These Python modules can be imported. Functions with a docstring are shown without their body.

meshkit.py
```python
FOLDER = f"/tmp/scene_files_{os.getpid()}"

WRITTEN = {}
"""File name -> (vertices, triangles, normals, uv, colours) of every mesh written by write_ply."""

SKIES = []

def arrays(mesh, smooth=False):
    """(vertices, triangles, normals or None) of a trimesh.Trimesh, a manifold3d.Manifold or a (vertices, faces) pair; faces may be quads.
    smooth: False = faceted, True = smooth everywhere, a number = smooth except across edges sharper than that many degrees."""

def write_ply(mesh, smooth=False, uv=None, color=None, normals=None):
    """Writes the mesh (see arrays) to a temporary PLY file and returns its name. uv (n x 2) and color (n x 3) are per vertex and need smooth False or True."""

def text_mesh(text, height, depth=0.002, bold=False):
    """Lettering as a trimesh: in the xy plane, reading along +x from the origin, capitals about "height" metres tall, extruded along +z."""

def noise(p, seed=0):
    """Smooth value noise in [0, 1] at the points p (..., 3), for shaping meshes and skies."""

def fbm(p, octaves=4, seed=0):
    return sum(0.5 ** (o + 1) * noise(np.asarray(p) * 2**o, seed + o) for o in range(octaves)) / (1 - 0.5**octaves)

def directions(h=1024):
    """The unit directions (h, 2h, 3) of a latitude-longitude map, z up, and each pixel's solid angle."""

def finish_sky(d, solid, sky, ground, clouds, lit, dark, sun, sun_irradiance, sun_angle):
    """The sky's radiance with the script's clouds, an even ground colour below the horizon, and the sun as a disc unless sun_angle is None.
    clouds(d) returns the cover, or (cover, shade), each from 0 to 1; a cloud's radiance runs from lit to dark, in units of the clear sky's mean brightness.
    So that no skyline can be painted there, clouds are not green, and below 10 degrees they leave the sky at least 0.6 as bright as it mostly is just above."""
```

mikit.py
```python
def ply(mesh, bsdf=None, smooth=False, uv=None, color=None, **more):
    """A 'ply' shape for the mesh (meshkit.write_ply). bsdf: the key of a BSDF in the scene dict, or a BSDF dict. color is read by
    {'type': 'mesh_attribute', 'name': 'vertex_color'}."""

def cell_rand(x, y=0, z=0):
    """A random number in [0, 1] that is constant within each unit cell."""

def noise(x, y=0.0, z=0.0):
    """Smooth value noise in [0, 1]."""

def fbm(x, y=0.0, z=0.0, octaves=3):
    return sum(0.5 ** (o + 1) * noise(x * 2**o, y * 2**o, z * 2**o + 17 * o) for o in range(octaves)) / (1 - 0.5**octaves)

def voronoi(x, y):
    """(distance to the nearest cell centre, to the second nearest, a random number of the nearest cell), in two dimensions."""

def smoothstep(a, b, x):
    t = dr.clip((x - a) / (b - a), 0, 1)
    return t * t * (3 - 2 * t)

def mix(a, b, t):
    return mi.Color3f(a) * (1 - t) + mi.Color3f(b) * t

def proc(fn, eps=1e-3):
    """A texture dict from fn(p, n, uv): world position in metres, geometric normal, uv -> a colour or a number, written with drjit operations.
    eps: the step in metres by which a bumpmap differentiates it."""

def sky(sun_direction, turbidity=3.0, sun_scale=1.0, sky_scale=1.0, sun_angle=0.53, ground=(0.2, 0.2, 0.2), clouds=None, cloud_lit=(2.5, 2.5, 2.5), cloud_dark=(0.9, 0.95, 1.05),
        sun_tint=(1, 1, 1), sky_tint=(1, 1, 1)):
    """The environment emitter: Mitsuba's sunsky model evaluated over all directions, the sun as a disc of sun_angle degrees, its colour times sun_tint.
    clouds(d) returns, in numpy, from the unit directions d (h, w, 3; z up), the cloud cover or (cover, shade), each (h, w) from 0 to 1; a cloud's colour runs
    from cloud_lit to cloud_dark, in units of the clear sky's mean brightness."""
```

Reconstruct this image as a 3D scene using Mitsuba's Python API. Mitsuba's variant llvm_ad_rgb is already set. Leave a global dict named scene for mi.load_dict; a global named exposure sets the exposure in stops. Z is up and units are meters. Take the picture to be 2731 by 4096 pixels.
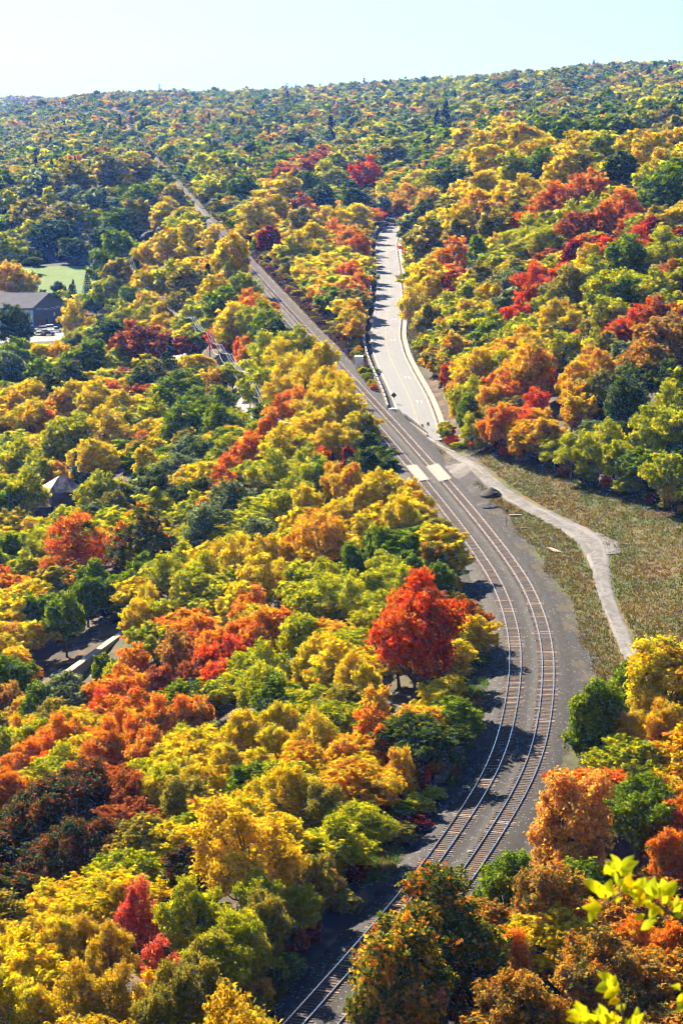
"""A wooded valley in autumn seen from a cliff-top lookout: a double railway line, a road along the foot of the hill, a meadow."""
import math, random
import numpy as np, trimesh, mitsuba as mi, mikit, meshkit
import drjit as dr
from scipy.interpolate import PchipInterpolator, CubicSpline
from mikit import proc, noise, fbm, voronoi, cell_rand, smoothstep, mix

T = mi.ScalarTransform4f
scene, labels = {}, {}

# ------------------------------------------------------------------ camera, sky, exposure
EYE, PITCH = 78.0, 10.477
scene['camera'] = {'type': 'thinlens', 'aperture_radius': .004, 'focus_distance': 380.0, 'fov': 17.15, 'fov_axis': 'x', 'near_clip': 0.5, 'far_clip': 12000.0,
                   'to_world': T().look_at(origin=[0, 0, EYE], target=[0, math.cos(math.radians(PITCH)), EYE - math.sin(math.radians(PITCH))], up=[0, 0, 1]),
                   'medium': {'type': 'ref', 'id': 'air'}}
SUN_AZ, SUN_EL = math.radians(30), math.radians(36)          # to the left of straight ahead, above the horizon
scene['sky_light'] = mikit.sky([-math.sin(SUN_AZ) * math.cos(SUN_EL), math.cos(SUN_AZ) * math.cos(SUN_EL), math.sin(SUN_EL)], turbidity=3.0, sky_scale=.34, sun_tint=(.96, 1.0, 1.08), sky_tint=(.78, .98, 1.10))
exposure = 3.85
AIR_DENSITY = (0.8e-5, 2.3e-5, 8.5e-5)                         # per metre, red to blue

# ------------------------------------------------------------------ the ground: cross-sections along the railway
def spline(pts):
    p = np.array(pts, float)
    return PchipInterpolator(p[:, 0], p[:, 1], extrapolate=True)

# plan of the left track: x for each y (y runs away from the lookout)
TRACK_PTS = [(-80, -108), (60, -52), (120, -25.8), (150, -13.6), (176, -3.9), (207, 6.9), (224, 12.0), (243, 16.8), (270, 21.0), (290, 22.9), (312, 23.6),
             (330, 23.1), (349, 21.6), (382, 18.1), (404, 15.5), (423, 13.1), (453, 9.3), (500, 3.1), (686, -21.5), (1015, -64), (1600, -139), (2560, -259), (6000, -700)]
_tr = CubicSpline(*np.array(TRACK_PTS).T)
def track_x(y): return _tr(np.clip(y, -80, 6000))
def track_z(y): y = np.asarray(y, float); return np.clip(.0125 * (y - 176), -2, 33) + .0119 * y

ROAD_PTS = [(440, 16.4), (480, 16.2), (506, 15.6), (530, 14.5), (553, 13.3), (586, 12.1), (611, 11.9), (645, 12.9), (707, 14.9), (762, 15.9), (880, 17.3), (908, 18.3), (960, 22), (1010, 32), (1070, 60), (1140, 100)]
road_x = spline(ROAD_PTS)
def road_z(y): return track_z(y) - 0.4 + 1.2 * np.clip((np.asarray(y, float) - 480) / 300, 0, 1)

U = [-3000, -1200, -500, -300, -180, -120, -80, -50, -30, -14, -7, 0, 8, 14, 22, 32, 45, 62, 80, 105, 140, 210, 350, 600, 1200, 3000]
STATIONS = {   # height of the ground above the rails, for each U
    -100: [-20, -20, -20, -20, -20, -20, -18, -12, -5, -1, 0, 0, 0, 0, 0, 0, 2, 8, 16, 30, 45, 55, 60, 60, 60, 60],
    170:  [-22, -22, -22, -22, -22, -21, -19, -12, -5, -1, -.3, 0, 0, 0, 0, 0, 2, 8, 16, 28, 40, 48, 52, 54, 54, 54],
    290:  [-22, -22, -22, -22, -22, -22, -20, -14, -6, -1, -.3, 0, 0, 0, .3, .8, 2, 7, 15, 27, 38, 45, 50, 54, 54, 54],
    373:  [-22, -22, -22, -22, -22, -22, -21, -15, -7, -1, -.3, 0, 0, .1, .4, 1, 2.5, 8, 15, 25, 35, 43, 48, 52, 54, 54],
    450:  [-18, -20, -21, -22, -22, -23, -22, -17, -9, -2, -.4, 0, 0, 1, 4, 7, 10, 16, 22, 30, 38, 42, 46, 50, 54, 54],
    560:  [-18, -22, -24, -25, -24, -24, -22, -18, -14, -4, -.6, 0, 0, 0, .4, 4, 10, 17, 25, 33, 38, 41, 44, 48, 54, 54],
    735:  [-18, -24, -27, -27, -26, -26, -24, -20, -15, -4, -.6, 0, 0, .2, .5, .8, 1, 12, 25, 34, 37, 39, 42, 46, 54, 54],
    850:  [-18, -25, -28, -28, -27, -27, -25, -20, -13, -4, -.6, 0, 0, .3, 1, 1.5, 1.5, 1, 14, 31, 35, 37, 40, 46, 54, 54],
    1000: [-18, -28, -29, -29, -28, -28, -25, -18, -10, -3, -.6, 0, 0, .3, 1, 2, 2, 2, 2, 14, 28, 33, 38, 44, 54, 54],
    1170: [-18, -30, -24, -14, -4, 0, 1, 1, 0, -.5, -.5, 0, 0, .3, 1, 2, 3, 4, 6, 10, 20, 32, 38, 42, 50, 52],
    1400: [-18, -32, -30, -28, -20, -14, -9, -5, -3, -1, -.5, 0, 0, .3, 1, 2, 3, 4, 5, 7, 11, 18, 30, 38, 44, 46],
    1900: [-16, -34, -34, -30, -22, -16, -10, -6, -4, -2, -.5, 0, 0, .3, 1, 2, 3, 4, 5, 6, 8, 14, 27, 38, 44, 44],
    2420: [-14, -32, -40, -38, -30, -22, -14, -10, -6, -2, -.5, 0, 0, .3, 0, 0, 0, 0, 0, 0, 1, 5, 19, 37, 43, 43],
    3200: [-22, -32, -38, -38, -36, -32, -26, -20, -16, -13, -12, -11, -11, -11, -11, -11, -11, -11, -11, -11, -11, -9, -3, 8, 16, 20],
    4600: [-40, -40, -40, -40, -40, -40, -40, -40, -38, -36, -36, -36, -36, -36, -36, -36, -36, -36, -36, -36, -36, -35, -32, -26, -12, -8],
    4900: [-70] * 26, 5600: [-130] * 26, 7000: [-170] * 26,
}
_us = np.concatenate([np.arange(-3000, -300, 20.0), np.arange(-300, -60, 4.0), np.arange(-60, 120, 1.0), np.arange(120, 400, 5.0), np.arange(400, 3001, 25.0)])
_st = np.array([PchipInterpolator(U, row)(_us) for row in STATIONS.values()])
_ys = np.concatenate([np.arange(-100, 600, 4.0), np.arange(600, 1500, 10.0), np.arange(1500, 7001, 25.0)])
_grid = PchipInterpolator(list(STATIONS), _st, axis=0)(_ys)
CLIFF = spline([(-100, 76.5), (0, 76.4), (4, 76.2), (7, 74.0), (10, 68), (20, 53), (40, 38), (70, 24), (110, 10), (150, 1), (175, -8), (220, -40)])

PADS = [(-118, 804, 38, 56, -6.2, .02), (-116, 946, 38, 64, -.45, .074), (-63, 482, 12, 12, -11.8, 0)]   # levelled ground: yard of the hall, mown lawn, old house

def ground(x, y, rough=True):
    x, y = np.broadcast_arrays(np.asarray(x, float), np.asarray(y, float))
    u = x - track_x(y)
    iu = np.clip(np.searchsorted(_us, u) - 1, 0, len(_us) - 2); fu = np.clip((u - _us[iu]) / (_us[iu + 1] - _us[iu]), 0, 1)
    iy = np.clip(np.searchsorted(_ys, y) - 1, 0, len(_ys) - 2); fy = np.clip((y - _ys[iy]) / (_ys[iy + 1] - _ys[iy]), 0, 1)
    z = (_grid[iy, iu] * (1 - fu) + _grid[iy, iu + 1] * fu) * (1 - fy) + (_grid[iy + 1, iu] * (1 - fu) + _grid[iy + 1, iu + 1] * fu) * fy + track_z(y)
    if rough:
        away = np.clip((np.abs(u - 2) - 12) / 20, 0, 1)
        p = np.stack([x / 24, y / 24, 0 * x], -1)
        z = z + np.clip((y - 1350) / 700, 0, 1) * np.clip((np.abs(u - 2) - 15) / 80, 0, 1) * 26 * (meshkit.fbm(np.stack([x / 260, y / 420, 0 * x], -1), 3, 15) - .55)
        z = z + away * 2.2 * (meshkit.fbm(p, 3, 5) - .5) + np.clip((np.abs(u) - 7) / 5, 0, 1) * .25 * (meshkit.fbm(p * 8, 2, 9) - .5)
    d = np.abs(x - road_x(np.clip(y, 395, 1140)))
    w = np.clip((12 - d) / 5, 0, 1) * np.clip((y - 425) / 25, 0, 1) * np.clip((1100 - y) / 40, 0, 1)
    z = z * (1 - w) + (road_z(y) - 0.25) * w
    for px, py, rx, ry, z0, gy in PADS:
        q = np.sqrt(((x - px) / rx) ** 2 + ((y - py) / ry) ** 2)
        w = np.clip((1.35 - q) / .35, 0, 1)
        z = z * (1 - w) + (z0 + gy * (y - py)) * w
    return np.where(y < 230, np.maximum(z, CLIFF(np.clip(y, -100, 220)) + .06 * np.clip(y, 0, 20) * (meshkit.fbm(np.stack([x / 9, y / 9, 0 * x], -1), 3, 3) - .5)), z)

# ------------------------------------------------------------------ materials
def rgb(*c): return {'type': 'rgb', 'value': list(c)}
def plain(key, c, rough=.8, **k): scene[key] = {'type': 'principled', 'base_color': rgb(*c), 'roughness': rough, **k}

_py = np.linspace(225, 480, 60)
_pt = np.polyfit((_py - 350) / 100, track_x(_py), 6)
TOE = np.array([(225, 24), (252, 31), (272, 36), (286, 50), (300, 60), (340, 60), (373, 56), (385, 50), (408, 37), (430, 27), (452, 20), (480, 17)])   # y, x: foot of the wooded slope
_pe = np.polyfit((_py - 350) / 100, np.interp(_py, TOE[:, 0], TOE[:, 1]), 6)
def poly(c, t):
    r = 0
    for a in c: r = r * t + float(a)
    return r

def col_ground(p, n, uv):
    x, y = p.x, p.y
    a, b = fbm(x * .09, y * .06, 1, 4), fbm(x * .5, y * .35, 3, 3)
    floor = mix(mix((.030, .022, .014), (.10, .058, .018), smoothstep(.45, .75, b)), (.045, .048, .016), smoothstep(.5, .7, a))
    t = dr.clip((y - 350) / 100, -1.25, 1.3)
    u, e = x - poly(_pt, t), poly(_pe, t) - x
    g = fbm(x * .16, y * .10, 7, 4); h = fbm(x * 1.1, y * .8, 9, 3)
    mead = mix(mix((.095, .078, .016), (.050, .068, .009), smoothstep(.40, .58, g)), (.105, .058, .012), smoothstep(.56, .72, fbm(x * .22 + 40, y * .13, 2, 3)) * .8)
    mead = mix(mead, (.12, .10, .035), smoothstep(.58, .75, h) * .4)
    inside = smoothstep(-2, 1.5, e + 4 * (g - .5)) * smoothstep(5, 8, u) * smoothstep(232, 244, y) * smoothstep(478, 462, y)
    _, _, r = voronoi(x * 5.0, y * 3.5)
    grav = mix(mix((.006, .006, .0066), (.030, .029, .030), r), (.15, .145, .14), smoothstep(.95, .97, r)) * (.7 + .6 * h)
    grav = mix(grav, (.075, .055, .018), smoothstep(.52, .68, fbm(x * .45, y * .3, 11, 3)) * .6)
    edge = smoothstep(11.5, 8.2, u + 9 * (g - .5)) * smoothstep(-7.5, -5, u - 5 * (g - .5))
    yard = smoothstep(1.3, .7, dr.sqrt(dr.square((x - 21) / 7) + dr.square((y - 421) / 22)) + 1.2 * (g - .5))
    return mix(mix(mix(floor, mead, inside), grav * .8, edge * smoothstep(140, 170, y)), grav * 1.5, yard)
scene['m_ground'] = {'type': 'principled', 'base_color': proc(col_ground), 'roughness': .95}

def col_ballast(p, n, uv):
    _, _, r = voronoi(p.x * 7.0, p.y * 5.0)
    big = fbm(p.x * .7, p.y * .25, 0, 3)
    c = mix((.004, .0041, .0048), (.019, .0187, .0205), smoothstep(.45, 1.0, r) * .8)
    c = mix(c, (.13, .128, .128), smoothstep(.966, .978, r))
    return mix(c, c * mi.Color3f(1.04, .95, .88), smoothstep(.45, .7, big) * .6)
scene['m_ballast'] = {'type': 'principled', 'base_color': proc(col_ballast), 'roughness': .85}

def col_path(p, n, uv):
    h = fbm(p.x * 1.4, p.y * .9, 2, 3); f = fbm(p.x * 6, p.y * 4, 5, 2)
    rut = smoothstep(.55, .85, noise(uv.x * 5.3 + 3, p.y * .11))
    c = mix((.095, .094, .096), (.135, .132, .133), smoothstep(.35, .65, h))
    c = mix(c, (.10, .08, .035), smoothstep(.60, .75, fbm(p.x * .35, p.y * .2, 8, 3)) * .4)
    return mix(c, (.185, .182, .183), rut * .6) * (.85 + .3 * f)
scene['m_path'] = {'type': 'principled', 'base_color': proc(col_path), 'roughness': .95}

def col_road(p, n, uv):
    f = fbm(p.x * 3, p.y * 2, 1, 2); s = fbm(p.x * .25, p.y * .05, 4, 3)
    crack = smoothstep(.485, .5, noise(p.x * .9, p.y * .12, 3)) * smoothstep(.515, .5, noise(p.x * .9, p.y * .12, 3))
    track = smoothstep(.7, 0., dr.abs(dr.abs(dr.abs(uv.x) - 1.75) - .8))
    return mi.Color3f(.112, .122, .140) * (.88 + .18 * f + .12 * s) * (1 + .05 * track) * (1 - .25 * crack)
scene['m_road'] = {'type': 'principled', 'base_color': proc(col_road), 'roughness': .75}
plain('m_yellow_paint', (.30, .215, .075), .6); plain('m_white_paint', (.34, .34, .34), .6)
def col_concrete(p, n, uv):
    f = fbm(p.x * 2, p.y * 2, p.z * 2, 3)
    return mix((.19, .182, .165), (.29, .278, .25), f)
scene['m_concrete'] = {'type': 'principled', 'base_color': proc(col_concrete), 'roughness': .85}
def col_stone(p, n, uv):
    f = fbm(p.x * 1.7, p.y * 1.7, p.z * 3, 3)
    return mix((.085, .078, .070), (.19, .175, .155), smoothstep(.3, .7, f))
scene['m_stone'] = {'type': 'principled', 'base_color': proc(col_stone), 'roughness': .9}
def col_lawn(p, n, uv):
    f = fbm(p.x * .12, p.y * .12, 2, 3); g = fbm(p.x * 1.2, p.y * .5, 5, 2)
    return mix((.040, .105, .002), (.066, .140, .003), f) * (.85 + .3 * g)
scene['m_lawn'] = {'type': 'principled', 'base_color': proc(col_lawn), 'roughness': .9}
plain('m_asphalt', (.20, .195, .19), .85)
def wood(key, a, b):
    scene[key] = {'type': 'principled', 'roughness': .85, 'base_color': proc(lambda p, n, uv: mix(a, b, fbm(p.x * 5, p.y * 5, p.z * 2, 3)))}
wood('m_sleeper_a', (.060, .036, .026), (.11, .067, .046)); wood('m_sleeper_b', (.042, .029, .024), (.078, .054, .043)); wood('m_sleeper_c', (.16, .11, .08), (.30, .22, .16))
wood('m_plank', (.22, .205, .16), (.36, .34, .28)); wood('m_old_wood', (.10, .095, .09), (.18, .165, .15)); wood('m_board', (.42, .26, .15), (.62, .45, .30)); wood('m_bark', (.045, .036, .028), (.12, .095, .070))
wood('m_pole', (.10, .085, .07), (.17, .145, .12))
plain('m_rail_head', (.92, .91, .90), .22, metallic=1.0); plain('m_rust', (.10, .055, .038), .7)
plain('m_metal_dark', (.05, .05, .055), .5); plain('m_galvanised', (.45, .46, .47), .4, metallic=.8); plain('m_wire', (.80, .80, .80), .35, metallic=.9)
plain('m_cabinet', (.90, .90, .91), .45); plain('m_black', (.012, .012, .014), .5); plain('m_green_sign', (.02, .12, .07), .4); plain('m_sign', (.72, .66, .68), .4)
plain('m_bollard', (.13, .035, .022), .6); plain('m_coal', (.016, .016, .019), .9)
plain('m_glass', (.02, .025, .03), .08); plain('m_tyre', (.015, .015, .015), .8)
plain('m_car_white', (.80, .81, .82), .25, clearcoat=.6); plain('m_car_silver', (.48, .50, .52), .25, metallic=.6, clearcoat=.6); plain('m_car_black', (.018, .02, .024), .2, clearcoat=.8); plain('m_car_blue', (.03, .07, .14), .2, clearcoat=.8)
plain('m_skin', (.42, .25, .17), .5); plain('m_hair', (.012, .009, .008), .5); plain('m_shirt', (.42, .50, .86), .8); plain('m_trousers', (.022, .022, .028), .8); plain('m_dark_cloth', (.012, .013, .016), .85)
def col_roof(p, n, uv):
    return mix((.13, .13, .14), (.19, .188, .195), fbm(p.x * .5, p.y * .5, p.z, 3)) * (.9 + .2 * fbm(p.x * 4, p.y * 4, 1, 2))
scene['m_hall_roof'] = {'type': 'principled', 'base_color': proc(col_roof), 'roughness': .7}
plain('m_hall_wall', (.15, .145, .152), .8); plain('m_hall_panel', (.42, .56, .74), .7); plain('m_mural', (.78, .85, .92), .7); plain('m_door_red', (.32, .05, .03), .6)
def col_rusty_roof(p, n, uv):
    f = fbm(p.x * 1.5, p.y * 1.5, p.z * .7, 3)
    return mix((.11, .075, .065), (.27, .22, .205), smoothstep(.35, .7, f))
scene['m_rusty_roof'] = {'type': 'principled', 'base_color': proc(col_rusty_roof), 'roughness': .5, 'metallic': .2}
plain('m_dark_wall', (.055, .052, .055), .85)
# leaves: thin, they let light through
scene['m_leaf'] = {'type': 'principledthin', 'base_color': {'type': 'mesh_attribute', 'name': 'vertex_color'}, 'roughness': .6, 'diff_trans': 1.0, 'eta': 1.2}
scene['m_grass'] = {'type': 'principledthin', 'base_color': {'type': 'mesh_attribute', 'name': 'vertex_color'}, 'roughness': .7, 'diff_trans': .7, 'eta': 1.3}

# ------------------------------------------------------------------ helpers
def lab(key, label=None, category=None, group=None, kind=None):
    d = {k: v for k, v in (('label', label), ('category', category), ('group', group), ('kind', kind)) if v}
    labels[key] = d; return key
_taken = {}
def numbered(name):
    n = _taken.get(name, -1) + 1; _taken[name] = n
    return name if n == 0 else '%s_%03d' % (name, n)
def put(key, mesh, bsdf, smooth=False, **k):
    key = numbered(key); scene[key] = mikit.ply(mesh, bsdf, smooth=smooth, **k); return key
def cat(ms): return trimesh.util.concatenate(ms)
def box(cx, cy, cz, sx, sy, sz, rot=0.0):
    m = trimesh.creation.box((sx, sy, sz))
    if rot: m.apply_transform(trimesh.transformations.rotation_matrix(rot, [0, 0, 1]))
    m.apply_translation((cx, cy, cz)); return m
def tube(pts, radii, sides=6, cap=True):
    p = np.asarray(pts, float); r = np.broadcast_to(np.asarray(radii, float), (len(p),))
    t = np.gradient(p, axis=0); t /= np.linalg.norm(t, axis=1, keepdims=True) + 1e-12
    a = np.cross(t, np.where(np.abs(t[:, 2:]) < .9, [0, 0, 1.], [1., 0, 0])); a /= np.linalg.norm(a, axis=1, keepdims=True) + 1e-12
    b = np.cross(t, a); ang = np.arange(sides) * 2 * np.pi / sides
    v = p[:, None] + r[:, None, None] * (np.cos(ang)[None, :, None] * a[:, None] + np.sin(ang)[None, :, None] * b[:, None])
    i, j = np.meshgrid(np.arange(len(p) - 1), np.arange(sides), indexing='ij')
    q = np.stack([i * sides + j, (i + 1) * sides + j, (i + 1) * sides + (j + 1) % sides, i * sides + (j + 1) % sides], -1).reshape(-1, 4)
    f = np.vstack([q[:, [0, 2, 1]], q[:, [0, 3, 2]]]); v = v.reshape(-1, 3); n = len(v)
    if cap:
        v = np.vstack([v, p[:1], p[-1:]]); k = np.arange(sides)
        f = np.vstack([f, np.stack([np.full(sides, n), k, (k + 1) % sides], 1), np.stack([np.full(sides, n + 1), n - sides + (k + 1) % sides, n - sides + k], 1)])
    return trimesh.Trimesh(v, f, process=False)
def strip(rows):
    """rows: list of equally long point lists -> one sheet, facing up when rows advance in y and points in x"""
    g = np.array(rows, float); a, b = g.shape[:2]
    i, j = np.meshgrid(np.arange(a - 1), np.arange(b - 1), indexing='ij')
    q = np.stack([i * b + j, i * b + j + 1, (i + 1) * b + j + 1, (i + 1) * b + j], -1).reshape(-1, 4)
    return trimesh.Trimesh(g.reshape(-1, 3), np.vstack([q[:, [0, 1, 2]], q[:, [0, 2, 3]]]), process=False)
def place(x, y, z=None, rot=0, sx=1, sy=None, sz=None):
    z = float(ground(x, y)) if z is None else z
    return T().translate([float(x), float(y), float(z)]).rotate([0, 0, 1], float(rot)).scale([float(sx), float(sy or sx), float(sz or sx)])

# ------------------------------------------------------------------ the haze and the ground
scene['air'] = {'type': 'homogeneous', 'albedo': rgb(.95, .95, .95), 'sigma_t': rgb(*AIR_DENSITY), 'phase': {'type': 'hg', 'g': .15}}
scene['haze'] = {'type': 'cube', 'to_world': T().translate([0, 3500, 35]).scale([4200, 3700, 165]), 'bsdf': {'type': 'null'}, 'interior': {'type': 'ref', 'id': 'air'}}
lab('haze', 'pale blue autumn haze thickening towards the far valley', kind='stuff')

gu = np.concatenate([np.arange(-3000, -300, 100.), np.arange(-300, -60, 8.), np.arange(-60, 70, 1.), np.arange(70, 300, 6.), np.arange(300, 3001, 100.)])
gy = np.concatenate([np.arange(-100, 100, 4.), np.arange(100, 620, 1.3), np.arange(620, 1200, 4.), np.arange(1200, 2600, 15.), np.arange(2600, 7001, 80.)])
GX = gu[None] + track_x(gy)[:, None]; GY = np.broadcast_to(gy[:, None], GX.shape)
put('ground', strip(np.stack([GX, GY, ground(GX, GY)], -1)), 'm_ground', smooth=True)
lab('ground', 'leaf-strewn ground of the valley, meadow and slopes', kind='structure')

def along(y):                                                  # left track: centre, unit direction, unit right-hand normal
    y = np.asarray(y, float); d = np.stack([_tr(y, 1), np.ones_like(y)], -1); d /= np.linalg.norm(d, axis=-1, keepdims=True)
    return np.stack([track_x(y), y], -1), d, np.stack([d[..., 1], -d[..., 0]], -1)
BED = .28                                                      # top of the ballast above the formation
SPACING = 4.25                                                 # between the two tracks
ty = np.concatenate([np.arange(120, 480, 1.5), np.arange(480, 1200, 6.), np.arange(1200, 2420, 20.)])
c, d, nn = along(ty)
offs = [(-5.0, -.55), (-4.0, -.30), (-3.0, -.02), (-1.9, BED), (-.8, BED), (.8, BED), (1.7, BED - .02), (2.1, BED - .16), (2.5, BED - .05), (SPACING - .8, BED), (SPACING + .8, BED), (SPACING + 1.9, BED), (SPACING + 3.0, -.02), (SPACING + 4.2, -.25), (SPACING + 5.2, -.5)]
rows = [[(*(c[i] + nn[i] * o), float(track_z(ty[i])) + h + (.05 * math.sin(ty[i] * 1.7 + o * 3) if abs(h) < .26 else 0)) for o, h in offs] for i in range(len(ty))]
put('railway_ballast', strip(rows), 'm_ballast', smooth=True); lab('railway_ballast', 'dark crushed-stone bed under both railway tracks', kind='structure')

def draped(pts, widths, dz, key, bsdf, label, n=9, step=.8, edge=.16):
    p = np.array(pts, float); s = np.concatenate([[0], np.cumsum(np.linalg.norm(np.diff(p, axis=0), axis=1))])
    ss = np.arange(0, s[-1], step); q = np.stack([CubicSpline(s, p[:, k])(ss) for k in (0, 1)], -1); w = np.interp(ss, s, widths)
    t = np.gradient(q, axis=0); t /= np.linalg.norm(t, axis=1, keepdims=True); nr = np.stack([t[:, 1], -t[:, 0]], -1)
    jit = (meshkit.fbm(np.stack([q[:, 0] * .5, q[:, 1] * .5, ss * 0], -1), 3, 4) - .5)
    o = np.linspace(-.5, .5, n)
    P = q[:, None] + nr[:, None] * ((w * (1 + .22 * jit))[:, None] * o[None])[..., None]
    Z = ground(P[..., 0], P[..., 1]) + dz; Z[:, 0] -= edge; Z[:, -1] -= edge
    put(key, strip(np.concatenate([P, Z[..., None]], -1)), bsdf, smooth=True, uv=np.stack([np.tile(o, len(ss)), np.repeat(ss, n)], -1)); lab(key, label, kind='structure')
PATH = [(17.5, 466), (19.2, 456), (22.6, 436), (25.6, 420), (28.7, 401), (32.9, 385), (37.0, 373), (39.8, 361), (40.2, 350), (38.8, 325), (38.4, 305), (38.2, 289), (38.0, 262), (37, 240)]
draped(PATH, [1.0, 1.2, 1.7, 2.6, 2.8, 3.3, 4.2, 4.6, 3.4, 2.3, 2.2, 2.2, 2.2, 2.0], .16, 'gravel_path', 'm_path', 'pale gravel track curving through the meadow beside the railway')
draped([(42.5, 349), (41.5, 357), (39.5, 364), (37, 370)], [3, 6, 5, 2], .13, 'gravel_turnout', 'm_path', 'bare gravel patch at the bend of the meadow track')
draped([(15.5, 408), (18.5, 414), (21, 421), (23.5, 428)], [2, 7, 8, 3], .13, 'gravel_apron', 'm_path', 'grey gravel apron between the plank crossing and the meadow track')
VROAD = [(-16, 470), (-20.5, 512), (-23.5, 535), (-29, 575), (-36, 615), (-41, 640), (-46, 662), (-53, 690), (-62, 730)]
draped(VROAD, [6] * 9, .12, 'valley_road', 'm_asphalt', 'pale road in the wooded valley below the utility poles', step=2.0)
draped([(-128, 794), (-112, 797), (-92, 800)], [34, 34, 20], .15, 'car_park', 'm_asphalt', 'sunlit car park in front of the grey-roofed hall', step=2.0, n=9)
draped([(-103, 886), (-108, 915), (-113, 950), (-114, 998)], [40, 56, 62, 50], .15, 'lawn', 'm_lawn', 'bright green mown lawn behind the grey-roofed hall', step=2.0, n=15)

# the road along the foot of the hill: carriageway, kerbs, pavement, markings
ry = np.arange(456, 985, 3.0); rx = road_x(ry); rd = np.stack([np.gradient(rx, ry), np.ones_like(ry)], -1); rd /= np.linalg.norm(rd, axis=1, keepdims=True); rn = np.stack([rd[:, 1], -rd[:, 0]], -1)
def road_strip(o0, o1, h0, h1=None, a=0, b=None, n=2, side=None):
    sl = slice(a, b); o = np.linspace(o0, o1, n); z = road_z(ry)[sl]
    P = np.stack([rx, ry], -1)[sl][:, None] + rn[sl][:, None] * o[None, :, None]
    Z = z[:, None] + np.linspace(h0, h0 if h1 is None else h1, n)[None]
    return strip(np.concatenate([P, Z[..., None]], -1)), np.stack([np.tile(o, len(z)), np.repeat(ry[sl], n)], -1)
def road_bar(o0, o1, h0, h1):
    sec = [(o0, h0), (o0, h1), (o1, h1), (o1, h0)]
    return strip([[(*(np.array([rx[i], ry[i]]) + rn[i] * o), road_z(ry[i]) + h) for o, h in sec] for i in range(len(ry))])
m, uv = road_strip(-3.6, 3.6, 0, n=9); put('road', m, 'm_road', smooth=True, uv=uv); lab('road', 'grey two-lane road running along the foot of the hillside', kind='structure')
for s, nm in ((-1, 'left'), (1, 'right')):
    k = put('kerb', road_bar(min(s * 3.6, s * 4.1), max(s * 3.6, s * 4.1), -.35, .13), 'm_concrete'); lab(k, 'pale concrete kerb along the %s edge of the road' % nm, kind='structure')
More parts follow.
